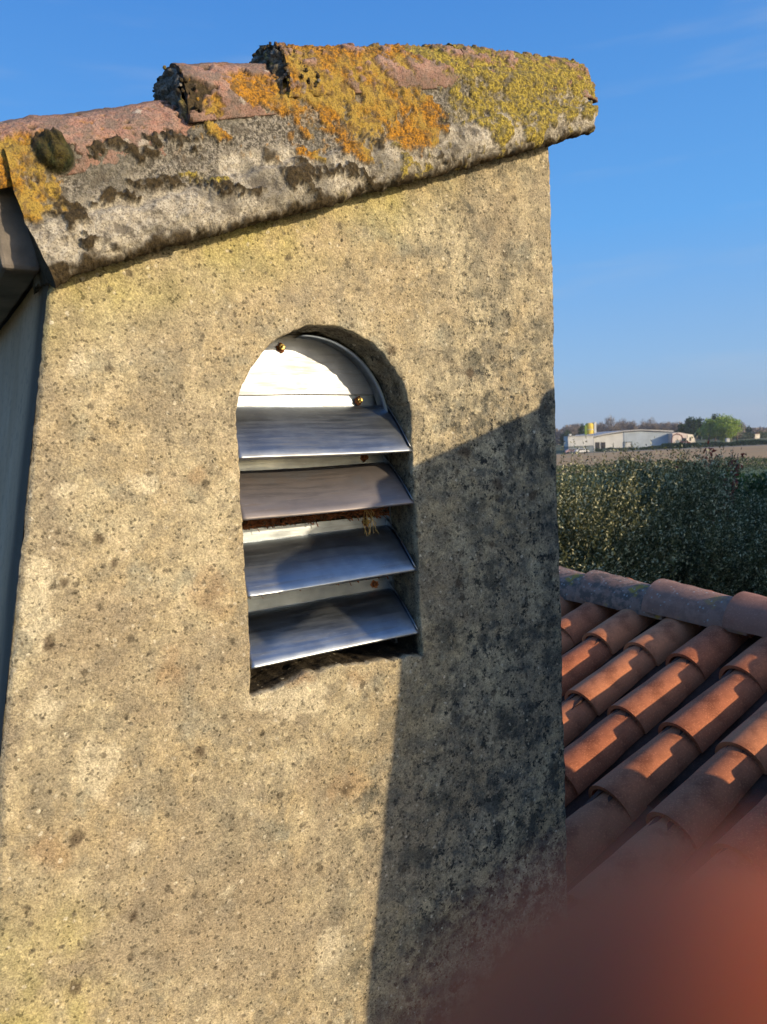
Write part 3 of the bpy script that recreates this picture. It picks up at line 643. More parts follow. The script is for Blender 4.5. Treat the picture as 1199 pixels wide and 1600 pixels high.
# ================================================================ THE TWIN CHIMNEY to the right of the viewer: its shadow falls on the wall
LT = 1.30
dt = .560 + LT * math.tan(SUN_SIDE); dz = -.613 + LT * math.tan(SUN_EL) / math.cos(SUN_SIDE)
twin = copy_tree(chimney); place(twin, dt, -LT, dz)
for ch in list(twin.children):
    if ch.name.startswith('louvre_vent'):
        for g in list(ch.children): bpy.data.objects.remove(g)
        bpy.data.objects.remove(ch)
tag(twin, 'second rendered chimney just outside the view to the right, its shadow falling on the wall', 'chimney')
for ch in twin.children:
    if ch.name.startswith('side_wall') or ch.name.startswith('rear_wall') or ch.name.startswith('cap_slab') or ch.name.startswith('eave'): ch.scale.y = .62

# ================================================================ MAIN HOUSE: roof and walls
house = empty('house'); place(house)
tag(house, 'low house with a terracotta barrel tile roof behind the chimney', 'house')
OT, OY, OZ = 2.152, 1.003, -.802; EX = .3492; PT = .21; cs, sn = math.cos(SL), math.sin(SL)
def cover_mesh(seed, inv=False, L=.43, r0_=.082, r1_=.067, th=.013, nv=18, nu=8):
    rs = np.random.default_rng(seed); u = np.linspace(0, 1, nu)[:, None]; a = np.linspace(-R(92), R(92), nv)[None, :]
    def sh_(off):
        rr = r0_ + (r1_ - r0_) * u + off; x = L * u + 0 * a; y = rr * np.sin(a); z = rr * np.cos(a) - (r0_ + (r1_ - r0_) * u) + 0
        return np.stack([x, y, z - .026 * u], -1)      # the upper end lies lower, under the next tile
    G = sh_(0); I = sh_(-th); G[..., 2] += rs.normal(0, .0008, (nu, 1)); P = G.reshape(-1, 3); Q = I.reshape(-1, 3); n = len(P)
    V = [P, Q]; F = [gridF(nu, nv), gridF(nu, nv, n)[:, ::-1]]; off = 2 * n
    for row in (0, nu - 1):                            # end faces with their own vertices: crisp arris
        ids = row * nv + np.arange(nv); V += [P[ids], Q[ids]]; b = off + np.arange(nv - 1); F.append(np.stack([b, b + 1, b + nv + 1, b + nv], -1)); off += 2 * nv
    for c_ in (0, nv - 1):
        ids = np.arange(nu) * nv + c_; V += [P[ids], Q[ids]]; b = off + np.arange(nu - 1); F.append(np.stack([b, b + 1, b + nu + 1, b + nu], -1)); off += 2 * nu
    V = np.concatenate(V)
    if inv: V[:, 2] *= -1; V[:, 2] += 0
    return np_mesh('channel_tile' if inv else 'cover_tile', V, F, True)
cms = [cover_mesh(k) for k in range(3)]; chm = cover_mesh(9, True, r0_=.080, r1_=.092)
for me in cms: me.materials.append(M_tile)
chm.materials.append(M_channel)
rs = random.Random(5)
def roofpos(i, j, h=0):
    """lower end of tile row j (down the slope) in column i (towards the viewer)"""
    return Vector((OT - EX * j * cs - sn * h, OY - PT * i, OZ - EX * j * sn + cs * h))
for i in range(-5, 12):
    for j in range(0, 9):
        p = roofpos(i, j)
        if -.10 < p.x < .50 and .10 < p.y < .42: continue
        if p.y < -.75 and j > 6: continue
        o = link('cover_tile', cms[(i * 7 + j * 3) % 3], None, house); o.location = p + Vector((rs.uniform(-.008, .008), rs.uniform(-.004, .004), rs.uniform(-.002, .002)))
        o.rotation_euler = (rs.uniform(-.04, .04), -SL + rs.uniform(-.010, .010), rs.uniform(-.022, .022))
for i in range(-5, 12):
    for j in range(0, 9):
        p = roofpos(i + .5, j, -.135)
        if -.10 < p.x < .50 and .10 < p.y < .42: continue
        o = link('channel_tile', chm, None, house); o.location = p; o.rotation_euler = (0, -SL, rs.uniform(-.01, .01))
# top row cut tiles under the ridge
for i in range(-5, 12):
    p = roofpos(i, -.82); o = link('cover_tile', cms[i % 3], None, house); o.location = p; o.rotation_euler = (0, -SL, 0); o.scale.x = .45
# ridge tiles run along y
def ridge_mesh():
    me = cover_mesh(21, False, L=.46, r0_=.118, r1_=.098, th=.014, nv=28, nu=12); me.name = 'ridge_tile'; return me
rme = ridge_mesh(); rme.materials.clear(); rme.materials.append(M_ridge)
rme2 = rme.copy(); rme2.materials.clear(); rme2.materials.append(mat_terracotta('ridge_terracotta_red', (.36, .17, .11), (.42, .21, .14), .6))
RX, RZ = 2.475, -.628
for k in range(-4, 9):
    o = link('ridge_tile', rme if k < 1 else rme2, None, house); o.location = (RX, .925 - .37 * (k), RZ + .014 + rs.uniform(-.003, .003)); o.rotation_euler = (rs.uniform(-.02, .02), .035, -math.pi / 2 + rs.uniform(-.01, .01))
# deck, gable walls, far slope
Z_G = -H
m = MB(); a = roofpos(0, 9.2, -.21); ry0, ry1 = OY - PT * 12.4, OY + PT * 5.6
m.add([(a.x, ry0, a.z), (RX, ry0, RZ - .27), (RX, ry1, RZ - .27), (a.x, ry1, a.z), (a.x, ry0, a.z - .12), (RX, ry0, RZ - .39), (RX, ry1, RZ - .39), (a.x, ry1, a.z - .12)],
      [(0, 1, 2, 3), (7, 6, 5, 4), (0, 4, 5, 1), (1, 5, 6, 2), (2, 6, 7, 3), (3, 7, 4, 0)])
m.build('roof_deck', M_slab, house)
bx = RX + (RX - a.x); m = MB()
m.add([(RX, ry0, RZ - .12), (bx, ry0, a.z + .09), (bx, ry1, a.z + .09), (RX, ry1, RZ - .12), (RX, ry0, RZ - .24), (bx, ry0, a.z - .03), (bx, ry1, a.z - .03), (RX, ry1, RZ - .24)],
      [(0, 1, 2, 3), (7, 6, 5, 4), (0, 4, 5, 1), (1, 5, 6, 2), (2, 6, 7, 3), (3, 7, 4, 0)])
m.build('far_roof_slope', M_channel, house)
M_wallh = simple('house_render', (.40, .35, .27), .9, .15, 4, bump=.004)
MB().prism([(a.x + .25, Z_G), (bx - .25, Z_G), (bx - .25, a.z - .12), (RX, RZ - .42), (a.x + .25, a.z - .12)], ry0 + .15, ry1 - .15).build('wall', M_wallh, house)

# ================================================================ GROUND
def ground_mat():
    t = NT('meadow_ground', .95, spec=.1); n = t.noise(.03, 6, .6); n2 = t.noise(.8, 5, .7)
    c = t.mix(t.ramp(n, .4, .6), (.085, .105, .04), (.14, .135, .065)); c = t.mix(t.math('MULTIPLY', t.ramp(n2, .4, .7), .5), c, (.17, .15, .09)); t.color(c)
    t.bump(n2, .6, .2); return t.m
gx = np.linspace(-1, 1, 121); gx = np.sign(gx) * np.abs(gx) ** 2.2 * 3000
GX, GY = np.meshgrid(gx, gx, indexing='ij'); GV = np.stack([GX, GY + 0, 0 * GX], -1).reshape(-1, 3)
g = link('ground', np_mesh('ground', GV, gridF(121, 121)), ground_mat()); g['kind'] = 'structure'
def at(px, py, Y):
    """direction of an image point of the survey at distance Y: used to lay out the far things on the ground"""
    d = f + rt * ((px - 599.5) / 1200) - up * ((py - 800) / 1200); return Vector((d.x * Y / d.y, Y, H + d.z * Y / d.y))
def field_mat():
    t = NT('ploughed_soil', .95, spec=.1); s = t.noise(.5, 4, .6, vec=t.mapv((.05, 1.2, 1))); n = t.noise(.06, 4)
    c = t.mix(t.ramp(s, .35, .65), (.38, .225, .10), (.50, .33, .165)); c = t.mix(t.math('MULTIPLY', t.ramp(n, .42, .62), .5), c, (.36, .29, .17)); t.color(c); return t.m
def strip(name, Y0, Y1, x0, x1, mat, z=.004, seed=0):
    n = 60; V = []
    for k in range(n):
        x = x0 + (x1 - x0) * k / (n - 1); V += [(x, Y0 + 3 * math.sin(x * .03 + seed) + .02 * x, z), (x, Y1 + 2 * math.sin(x * .021 + seed), z)]
    F = [(2 * k, 2 * k + 2, 2 * k + 3, 2 * k + 1) for k in range(n - 1)]
    o = link(name, np_mesh(name, np.array(V), np.array(F)), mat); o['kind'] = 'structure'; return o
strip('ploughed_field', 108, 236, -250, 400, field_mat(), .004)
strip('grass_verge', 60, 104, -150, 250, simple('grass_strip', (.085, .12, .045), .95, .4, .6), .008, 2)
strip('farm_track', 238, 246, -250, 400, simple('track_dust', (.30, .25, .19), .95, .2, .4), .008, 1)

# ================================================================ VEGETATION
def leaf_quads(C, D, L, Wd, rs, tilt=None):
    """C centres, D unit directions; one folded diamond per leaf"""
    n = len(C); rnd = rs.normal(size=(n, 3)); S = np.cross(D, rnd); S /= np.linalg.norm(S, axis=1)[:, None] + 1e-9
    L = np.broadcast_to(np.asarray(L), (n,))[:, None]; Wd = np.broadcast_to(np.asarray(Wd), (n,))[:, None]
    V = np.stack([C, C + D * L * .45 + S * Wd * .5, C + D * L, C + D * L * .45 - S * Wd * .5], 1).reshape(-1, 3)
    F = np.arange(4 * n).reshape(n, 4); return V, F
def olive_crown(seed, rx=1.5, rz=1.9, nshoot=900, leaf=.055, wid=.014, per=26, slen=.42):
    rs = np.random.default_rng(seed); Cs = []; Ds = []
    nc = 24; cd = rs.normal(size=(nc, 3)); d = cd[rs.integers(0, nc, nshoot)] + rs.normal(size=(nshoot, 3)) * .16; d /= np.linalg.norm(d, axis=1)[:, None]; d[:, 2] = np.abs(d[:, 2]) * np.where(rs.random(nshoot) < .75, 1, -1)
    rad = .35 + .65 * rs.random(nshoot) ** .5; lump = 1 + .28 * vnoise(d, 2.2, seed * 3.1)
    B = d * rad[:, None] * lump[:, None] * np.array([rx, rx, rz * .8])
    g_ = d * .9 + np.array([0, 0, .75]) + rs.normal(size=(nshoot, 3)) * .34; g_ /= np.linalg.norm(g_, axis=1)[:, None]
    ln = slen * (.5 + rs.random(nshoot))
    for k in range(per):
        s = (k + .5) / per; C = B + g_ * (ln * s)[:, None] + rs.normal(size=B.shape) * .012
        D = g_ * .7 + rs.normal(size=B.shape) * .6; D /= np.linalg.norm(D, axis=1)[:, None]; Cs.append(C); Ds.append(D)
    C = np.concatenate(Cs); D = np.concatenate(Ds); V, F = leaf_quads(C, D, leaf * rs.uniform(.7, 1.3, len(C)), wid * rs.uniform(.8, 1.3, len(C)), rs)
    return np_mesh('crown', V, F, False), B, g_, ln
def limbs(seed, h, spread, r=.12, n=7, lean=.2):
    rs_ = random.Random(seed); m = MB(); top = Vector((rs_.uniform(-lean, lean), rs_.uniform(-lean, lean), h * .45))
    m.tube([(0, 0, 0), (top.x * .4, top.y * .4, h * .2), top], [r * 1.25, r, r * .8], 9)
    for k in range(n):
        a = 6.283 * k / n + rs_.uniform(-.4, .4); e = Vector((math.cos(a) * spread * rs_.uniform(.4, .9), math.sin(a) * spread * rs_.uniform(.4, .9), h * rs_.uniform(.75, 1.0)))
        mid = top.lerp(e, .5) + Vector((math.cos(a), math.sin(a), 0)) * spread * .15; m.tube([top, mid, e], [r * .55, r * .33, r * .1], 6)
        for q in range(3):
            s = mid.lerp(e, rs_.random()); e2 = s + Vector((rs_.uniform(-1, 1), rs_.uniform(-1, 1), rs_.uniform(.3, 1))) * spread * .4; m.tube([s, e2], [r * .16, r * .05], 5)
    return m
M_bark = simple('bark', (.14, .11, .085), .95, .4, 12, bump=.01)
M_olive = leafmat('olive_leaves', (.035, .045, .016), (.19, .185, .075), (.56, .53, .31), .75, .12)
M_laurel = leafmat('dark_green_leaves', (.025, .055, .018), (.05, .10, .028), (.075, .13, .04), .35, .2)
M_red = leafmat('red_leaves', (.20, .04, .03), (.32, .07, .045), None, .5, .3)
crowns = []
for s in range(3):
    me, *_ = olive_crown(40 + s, 1.25, 1.55, 2100, leaf=.043, wid=.0125, per=24); me.materials.append(M_olive); crowns.append(me)
def tree(name, loc, crown_me, th, spread, cz, label, cat, group, rz=0, sc=1, seed=1, mat=M_bark, r=.1):
    t = empty(name, loc, rz); t.scale = (sc, sc, sc); limbs(seed, th, spread, r).build('trunk', mat, t)
    c = link('crown', crown_me, None, t); c.location = (0, 0, cz); return tag(t, label, cat, group)
ol = [(862, 8.8, 3.25, 0), (918, 9.6, 3.52, 1), (985, 9.4, 3.36, 2), (1040, 9.9, 3.50, 0), (1100, 9.2, 2.95, 1), (1170, 10.0, 2.85, 2), (1235, 9.6, 2.95, 0), (800, 9.3, 3.2, 2), (730, 9.6, 3.1, 1)]
labo = ['olive tree hard by the chimney edge, only its lit crown edge showing', 'pale olive tree below the warehouse\'s yellow silo', 'tall pale olive tree below the big warehouse', 'pale olive tree below the warehouse\'s cream end', 'lower olive tree in front of the red leaved shrub', 'shaded olive tree at the right edge of the view', 'olive tree just outside the view to the right', 'olive tree hidden behind the chimney', 'olive tree hidden behind the chimney, farther left']
for k, (px, Y, cz, v) in enumerate(ol):
    p = at(px, 900, Y); tree('olive_tree', (p.x, Y, 0), crowns[v], 3.6, 1.0, cz, labo[k], 'olive tree', 'olive trees behind the house', rz=k * 1.9, seed=k + 20)
# second, lower row that closes the gaps
for k, (px, Y, cz) in enumerate([(890, 8.0, 1.8), (960, 8.1, 1.7), (1035, 8.1, 1.75), (1100, 8.1, 1.7), (1165, 8.2, 1.75), (1230, 8.4, 1.8)]):
    p = at(px, 900, Y); lb = ['under the left end of the olive row', 'in the shade below the tall pale olive', 'in the shade, third of the low bushes', 'in the shade above the raised ridge tile', 'in deep shade near the right edge', 'just outside the view to the right'][k]
    tree('olive_bush', (p.x, Y, 0), crowns[(k + 1) % 3], 2.2, .8, cz, 'low olive bush ' + lb, 'bush', 'low olive bushes behind the roof ridge', rz=k * 2.3 + 1, seed=k + 50, r=.06)
# laurels at the right, behind the olives
def round_crown(seed, rx, rz, n, leaf, wid, mat, nclump=26, name='crown', fill=.6):
    rs = np.random.default_rng(seed); c = rs.normal(size=(nclump, 3)); c /= np.linalg.norm(c, axis=1)[:, None]; c *= rs.random((nclump, 1)) ** .35 * .78
    k = rs.integers(0, nclump, n); d = rs.normal(size=(n, 3)); d /= np.linalg.norm(d, axis=1)[:, None]
    cr = rs.uniform(.20, .36, nclump)
    P = (c[k] + d * (cr[k] * rs.random(n) ** fill)[:, None]) * np.array([rx, rx, rz]); D = d + rs.normal(size=(n, 3)) * .6 + np.array([0, 0, .2]); D /= np.linalg.norm(D, axis=1)[:, None]
    V, F = leaf_quads(P, D, leaf * rs.uniform(.7, 1.3, n), wid * rs.uniform(.8, 1.2, n), rs); me = np_mesh(name, V, F, False); me.materials.append(mat); return me
lc = round_crown(70, 1.5, 1.7, 22000, .10, .045, M_laurel)
for k, (px, Y, cz) in enumerate([(1095, 12.6, 2.75), (1150, 13.2, 2.85), (1205, 12.4, 2.85), (1255, 13.5, 2.9), (1040, 13.4, 2.5)]):
    p = at(px, 900, Y); tree('laurel_bush', (p.x, Y, 0), lc, 3.2, .8, cz, 'dark green laurel ' + ['left of the red leaved shrub', 'right behind the red leaved shrub', 'at the right edge, its top lit green', 'just outside the view to the right', 'behind the pale olives, below the warehouse end'][k], 'bush', 'dark laurels behind the olives', rz=k * 1.7, seed=k + 70, r=.07)
# the red shrub
def red_shrub():
    rs = np.random.default_rng(8); t = empty('red_leaved_shrub', tuple(at(1100, 900, 10.6))[:2] + (0,)); m = MB(); Cs = []; Ds = []
    for k in range(15):
        a = rs.uniform(0, 6.28); e = np.array([math.cos(a) * rs.uniform(.05, .5), math.sin(a) * rs.uniform(.05, .3), rs.uniform(4.25, 4.98)]); s = np.array([0, 0, 2.6]); m.tube([Vector(s), Vector((s + e) / 2 + [e[0] * .2, e[1] * .2, 0]), Vector(e)], [.02, .012, .005], 5)
        for q in range(44):
            u = rs.uniform(.45, 1.02); Cs.append(s + (e - s) * u + rs.normal(size=3) * .05); d = rs.normal(size=3) + [0, 0, .5]; Ds.append(d / np.linalg.norm(d))
    m.tube([(0, 0, 0), (0, 0, 2.65)], .03, 6); m.build('trunk', M_bark, t); V, F = leaf_quads(np.array(Cs), np.array(Ds), .085, .04, rs); link('crown', np_mesh('crown', V, F, False), M_red, t)
    tag(t, 'spindly shrub with dark red leaves standing against the ploughed field', 'shrub')
red_shrub()

# far trees
M_fargreen = leafmat('spring_leaves', (.20, .29, .045), (.29, .39, .07), (.36, .44, .11), .6, .3)
M_fardark = leafmat('dark_conifer_leaves', (.02, .05, .022), (.035, .075, .03), None, .6, .15)
M_twig = leafmat('bare_twigs', (.20, .165, .14), (.30, .26, .225), (.15, .125, .11), .9, .1)
M_midg = leafmat('dull_green_leaves', (.06, .085, .04), (.09, .12, .055), None, .7, .2)
def far_tree(name, px, ytop, Y, wpx, me_fn, label, cat, group=None, base=0.0, seed=0):
    p = at(px, 700, Y); zt = at(px, ytop, Y).z; hh = zt; rx = wpx * Y / 1200 / 2
    t = empty(name, (p.x, Y, base)); MB().tube([(0, 0, 0), (0, 0, hh * .5)], [rx * .07 + .1, .08], 7).build('trunk', M_bark, t)
    me = me_fn(seed, rx, hh); c = link('crown', me, None, t); c.location = (0, 0, hh * .56); return tag(t, label, cat, group)
def mk_leafy(mat, n=3500, leaf=.55): return lambda s, rx, hh: round_crown(s, rx, hh * .47, n, leaf, leaf * .6, mat, 40)
def mk_twigs(s, rx, hh):
    rs = np.random.default_rng(s); n = 2600; nc = 30; c = rs.normal(size=(nc, 3)); c /= np.linalg.norm(c, axis=1)[:, None]; c *= rs.random((nc, 1)) ** .4 * .75
    k = rs.integers(0, nc, n); d = rs.normal(size=(n, 3)); d /= np.linalg.norm(d, axis=1)[:, None]
    P = (c[k] + d * (.3 * rs.random(n) ** .6)[:, None]) * np.array([rx, rx, hh * .45]); D = d * .8 + np.array([0, 0, .8]) + rs.normal(size=(n, 3)) * .3; D /= np.linalg.norm(D, axis=1)[:, None]
    V, F = leaf_quads(P, D, hh * .10, hh * .0085, rs); me = np_mesh('crown', V, F, False); me.materials.append(M_twig); return me
far_tree('green_tree', 1134, 647, 292, 58, mk_leafy(M_fargreen, 6000, .6), 'bright spring green tree right of the warehouse', 'tree', seed=1)
far_tree('green_tree', 1108, 652, 296, 40, mk_leafy(M_fargreen, 3500, .6), 'smaller bright green tree, left shoulder of the big green one', 'tree', seed=12)
far_tree('dark_tree', 1085, 652, 310, 40, mk_leafy(M_fardark, 5000, .7), 'dark green tree behind the bright green tree', 'tree', seed=2)
far_tree('dark_tree', 1118, 646, 318, 30, mk_leafy(M_fardark, 3000, .7), 'dark treetop showing above the bright green tree', 'tree', seed=3)
far_tree('dark_tree', 1066, 663, 306, 24, mk_leafy(M_fardark, 3000, .7), 'low dark tree at the left foot of the green trees', 'tree', seed=4)
far_tree('dark_tree', 910, 662, 300, 14, mk_leafy(M_fardark, 1500, .6), 'narrow dark tree left of the yellow silo', 'tree', seed=5)
far_tree('dark_tree', 886, 672, 280, 22, mk_leafy(M_midg, 2000, .6), 'dull green tree at the chimney edge left of the warehouse', 'tree', seed=6)
tw = [(893, 664, 24), (902, 661, 20), (938, 657, 26), (955, 651, 34), (974, 652, 30), (990, 658, 22), (1008, 656, 24), (1020, 653, 30), (1040, 657, 26), (1056, 658, 22), (1143, 660, 22), (1152, 656, 26), (925, 660, 18)]
wh = ['at the chimney edge', 'left of the silo', 'right behind the silo', 'with the broadest crown, above the warehouse gable', 'right of the broadest one', 'in the dip between two crowns', 'above the middle of the warehouse', 'above the right half of the warehouse', 'left of the dark trees', 'touching the dark trees', 'right of the green tree', 'behind the utility pole', 'just behind the silo']
for k, (px, yt, w_) in enumerate(tw):
    far_tree('bare_tree', px, yt, 330 + (k * 37) % 50, w_, mk_twigs, 'leafless grey-brown tree ' + wh[k], 'tree', 'bare trees behind the warehouse', seed=100 + k)
far_tree('cypress_tree', 1171, 665, 420, 8, mk_leafy(M_fardark, 900, .8), 'small dark tree standing up from the horizon at right', 'tree', seed=7)
def mass(name, pts, n, leaf, mat, label, cat, seed, kind='stuff', dep=10):
    """long irregular belt of foliage: pts = (px, ytop, Y)"""
    rs = np.random.default_rng(seed); C = []; seg = len(pts) - 1
    A = [at(p[0], p[1], p[2]) for p in pts]
    k = rs.integers(0, seg, n); u = rs.random(n); X = np.array([[A[a].x + (A[a + 1].x - A[a].x) * b, A[a].y + (A[a + 1].y - A[a].y) * b, A[a].z + (A[a + 1].z - A[a].z) * b] for a, b in zip(k, u)])
    bump = 1 + .22 * vnoise(np.c_[X[:, 0], X[:, 0] * 0, X[:, 0] * 0], .35, seed) + .1 * vnoise(np.c_[X[:, 0], X[:, 0] * 0, X[:, 0] * 0], 1.3, seed)
    P = np.c_[X[:, 0], X[:, 1] + rs.uniform(-dep, dep, n) * .5, X[:, 2] * bump * rs.random(n) ** .5]
    D = rs.normal(size=(n, 3)) + [0, 0, .5]; D /= np.linalg.norm(D, axis=1)[:, None]; V, F = leaf_quads(P, D, leaf, leaf * .55, rs)
    o = link(name, np_mesh(name, V, F, False), mat); tag(o, label, cat, None, kind); return o
mass('far_woodland', [(820, 676, 480), (900, 668, 470), (1060, 666, 470), (1140, 668, 470), (1165, 673, 480), (1199, 671, 490), (1300, 667, 500)], 26000, 1.5, M_twig, 'grey-brown far wood along the horizon', 'woodland', 9, dep=25)
mass('far_woodland', [(1120, 679, 420), (1160, 679, 420), (1199, 677, 430), (1300, 673, 440)], 8000, 1.2, M_midg, 'low dull green belt of far trees at the right horizon', 'woodland', 10)
mass('hedgerow', [(1036, 694, 252), (1080, 693, 251), (1140, 691, 250), (1199, 688, 250), (1320, 683, 250)], 16000, .45, M_fardark, 'long dark low hedgerow along the far edge of the ploughed field', 'hedge', 11, dep=3)
mass('hedgerow', [(930, 701, 250), (1000, 699, 250), (1040, 697, 251)], 5000, .35, M_fardark, 'low dark scrub in front of the warehouse wall', 'hedge', 13, dep=2)
mass('roadside_scrub', [(840, 728, 80), (960, 726, 84), (1080, 724, 82), (1199, 719, 84), (1320, 716, 84)], 9000, .25, M_midg, 'rough green scrub at the near edge of the ploughed field', 'scrub', 12, dep=8)

# ================================================================ WAREHOUSE and the things around it
def X_(px, Y): return at(px, 690, Y).x
M_white = simple('pale_cladding', (.50, .50, .48), .7, .12, .3); M_bluew = simple('bluish_cladding', (.40, .45, .49), .6, .12, .25); M_cream = simple('cream_render', (.72, .64, .52), .85, .15, .3)
M_roofw = simple('pale_roof_sheet', (.42, .41, .39), .7, .15, .3); M_open = simple('dark_opening', (.03, .03, .032), .8, .3, 1); M_frame = simple('grey_door_frame', (.16, .19, .21), .6, .2, 1)
M_yellow = simple('yellow_paint', (.62, .44, .06), .6, .2, .5); M_redp = simple('dull_red_paint', (.13, .035, .03), .8, .3, .8); M_tire = simple('black_rubber', (.03, .03, .03), .8, .2, 3); M_glass = simple('dark_glass', (.03, .04, .05), .15, .2, 3)
YW = 262.
wh_ = empty('warehouse', (X_(990, YW), YW, 0)); ox = wh_.location.x; tag(wh_, 'long pale low-pitched warehouse beyond the ploughed field', 'warehouse')
zz = lambda px, py: at(px, py, YW).z
xs = [X_(q, YW) - ox for q in (928, 945, 975, 1000, 1050, 1056)]
# left cladding half, bluish main half
def wl(pl, y0, y1, mat, name='wall'): return MB().prism(pl, y0, y1).build(name, mat, wh_)
wl([(xs[0], 0), (xs[2], 0), (xs[2], zz(975, 676)), (xs[1], zz(945, 680)), (xs[0], zz(928, 684))], 0, 40, M_white)
wl([(xs[2], 0), (xs[4], 0), (xs[4], zz(1050, 676)), (xs[3], zz(1000, 674)), (xs[2], zz(975, 676))], -.15, 40, M_bluew)
m = MB(); prev = None
rp = [(xs[0] - .6, zz(928, 683)), (xs[1], zz(945, 679)), (xs[2], zz(975, 674.4)), (xs[3], zz(1000, 672.6)), (xs[4] + .4, zz(1050, 674.6))]
for a_, b_ in zip(rp[:-1], rp[1:]): m.prism([(a_[0], a_[1]), (b_[0], b_[1]), (b_[0], b_[1] + .35), (a_[0], a_[1] + .35)], -.8, 40.5)
m.build('roof', M_roofw, wh_)
for q in range(24):                                                    # standing seams of the cladding
    x = xs[2] + (xs[4] - xs[2]) * (q + .5) / 24; MB().box(x, x + .08, -.23, -.152, .2, zz(1000, 676)).build('cladding_rib', M_bluew, wh_)
MB().box(X_(930.5, YW) - ox, X_(937, YW) - ox, -.12, -.01, 0, zz(933, 691)).build('doorway', M_open, wh_)
MB().box(X_(939, YW) - ox, X_(946, YW) - ox, -.12, -.01, 0, zz(940, 691)).build('doorway', M_open, wh_)
d = MB(); xa, xb, zt = X_(975.5, YW) - ox, X_(987.5, YW) - ox, zz(980, 690); d.box(xa, xa + .35, -.35, -.16, 0, zt); d.box(xb - .35, xb, -.35, -.16, 0, zt); d.box(xa + .35, xb - .35, -.35, -.16, zt - .35, zt); df = d.build('door_frame', M_frame, wh_)
MB().box(xa + .36, xb - .36, -.28, -.17, .1, zt - .36).build('sliding_door', M_white, wh_)
MB().box(X_(1010, YW) - ox, X_(1022, YW) - ox, -.28, -.17, .6, zz(1015, 699)).build('window', M_open, wh_)
# low building in front, left
lb_ = empty('low_shed', (X_(908, 255), 255, 0)); lx = lb_.location.x; tag(lb_, 'low flat grey shed standing in front of the left end of the warehouse', 'shed'); z5 = lambda px, py: at(px, py, 255).z
MB().box(X_(888, 255) - lx, X_(927.5, 255) - lx, 0, 6, z5(905, 697), z5(905, 681.5)).build('wall', M_white, lb_); MB().box(X_(888.4, 255) - lx, X_(927, 255) - lx, .3, 5.8, 0, z5(905, 697) - .01).build('base_wall', M_frame, lb_)
MB().box(X_(887.6, 255) - lx, X_(928, 255) - lx, -.3, 6.3, z5(905, 681.5) + .01, z5(905, 680.6) + .01).build('roof', M_roofw, lb_)
MB().box(X_(892, 255) - lx, X_(896, 255) - lx, 2, 3, z5(895, 680.5) + .02, z5(895, 678)).build('roof_vent', M_white, lb_)
# silo
si = empty('silo', (X_(922, 285), 285, 0)); tag(si, 'tall yellow silo with a white edge rising behind the low shed', 'silo'); zs_ = at(922, 661, 285).z
m = MB(); m.tube([(0, 0, 0), (0, 0, zs_ - .6), (0, 0, zs_)], [1.6, 1.6, 1.2], 20); m.build('tank', M_yellow, si, True)
for q in range(3): MB().tube([(0, 0, zs_ * (.35 + .2 * q)), (0, 0, zs_ * (.35 + .2 * q) + .25)], 1.66, 20).build('hoop', M_white, si, True)
MB().box(1.3, 2.1, -1.4, -.6, 0, zs_ + .3).build('ladder_cage', M_white, si); MB().box(-2.1, -1.4, -1.4, -.5, 0, zs_ - .8).build('lift_duct', M_fargreen, si)
# cream end building
eb = empty('cream_building', (X_(1070, 258), 258, 0)); ex = eb.location.x; tag(eb, 'small cream end building with a pinkish front at the right end of the warehouse', 'building'); z8 = lambda px, py: at(px, py, 258).z
MB().prism([(X_(1051, 258) - ex, 0), (X_(1074, 258) - ex, 0), (X_(1074, 258) - ex, z8(1074, 678)), (X_(1062, 258) - ex, z8(1062, 675.5)), (X_(1051, 258) - ex, z8(1051, 677))], 0, 12).build('wall', simple('pinkish_render', (.60, .50, .44), .85, .2, .5), eb)
MB().prism([(X_(1074, 258) - ex, 0), (X_(1088, 258) - ex, 0), (X_(1086, 258) - ex, z8(1086, 686)), (X_(1083, 258) - ex, z8(1083, 679)), (X_(1074, 258) - ex, z8(1074, 678))], .05, 11).build('annex_wall', M_cream, eb)
MB().box(X_(1078, 258) - ex, X_(1080, 258) - ex, -.05, .04, 2.2, 3.4).build('window', M_open, eb); MB().box(X_(1056, 258) - ex, X_(1062, 258) - ex, -.08, -.005, 0, 2.6).build('door', M_frame, eb)
# digger with an arched red arm in front of it
dg = empty('digger', (X_(1061, 252), 252, 0)); tag(dg, 'small digger with an arched dull red arm in front of the cream building', 'digger')
m = MB(); K = 252 / 1200
m.tube([(-2.4, 0, .6), (-2.5, 0, 2.6), (-1.9, 0, 4.3), (-.6, 0, 4.75), (.8, 0, 4.2), (1.6, 0, 2.4)], [.12, .14, .16, .18, .2, .22], 8); m.build('arm', M_redp, dg, True)
MB().prism([(-2.9, .1), (-2.0, .1), (-1.9, .9), (-2.7, .8)], -.5, .5).build('bucket', M_frame, dg)
MB().prism([(.6, 1.0), (3.4, 1.0), (3.5, 1.9), (2.6, 2.0), (2.5, 2.2), (.6, 2.2)], -1, 1).build('body', M_redp, dg, bevel=.08); MB().prism([(.7, 2.2), (2.2, 2.2), (2.1, 3.3), (1.0, 3.3)], -.9, .2).build('cab', M_glass, dg, bevel=.05)
for s in (-1, 1): MB().prism([(.3, .3), (.6, .05), (3.2, .05), (3.5, .3), (3.5, .6), (3.2, .9), (.6, .9), (.3, .6)], s * .95 - .25, s * .95 + .25).build('track', M_tire, dg)
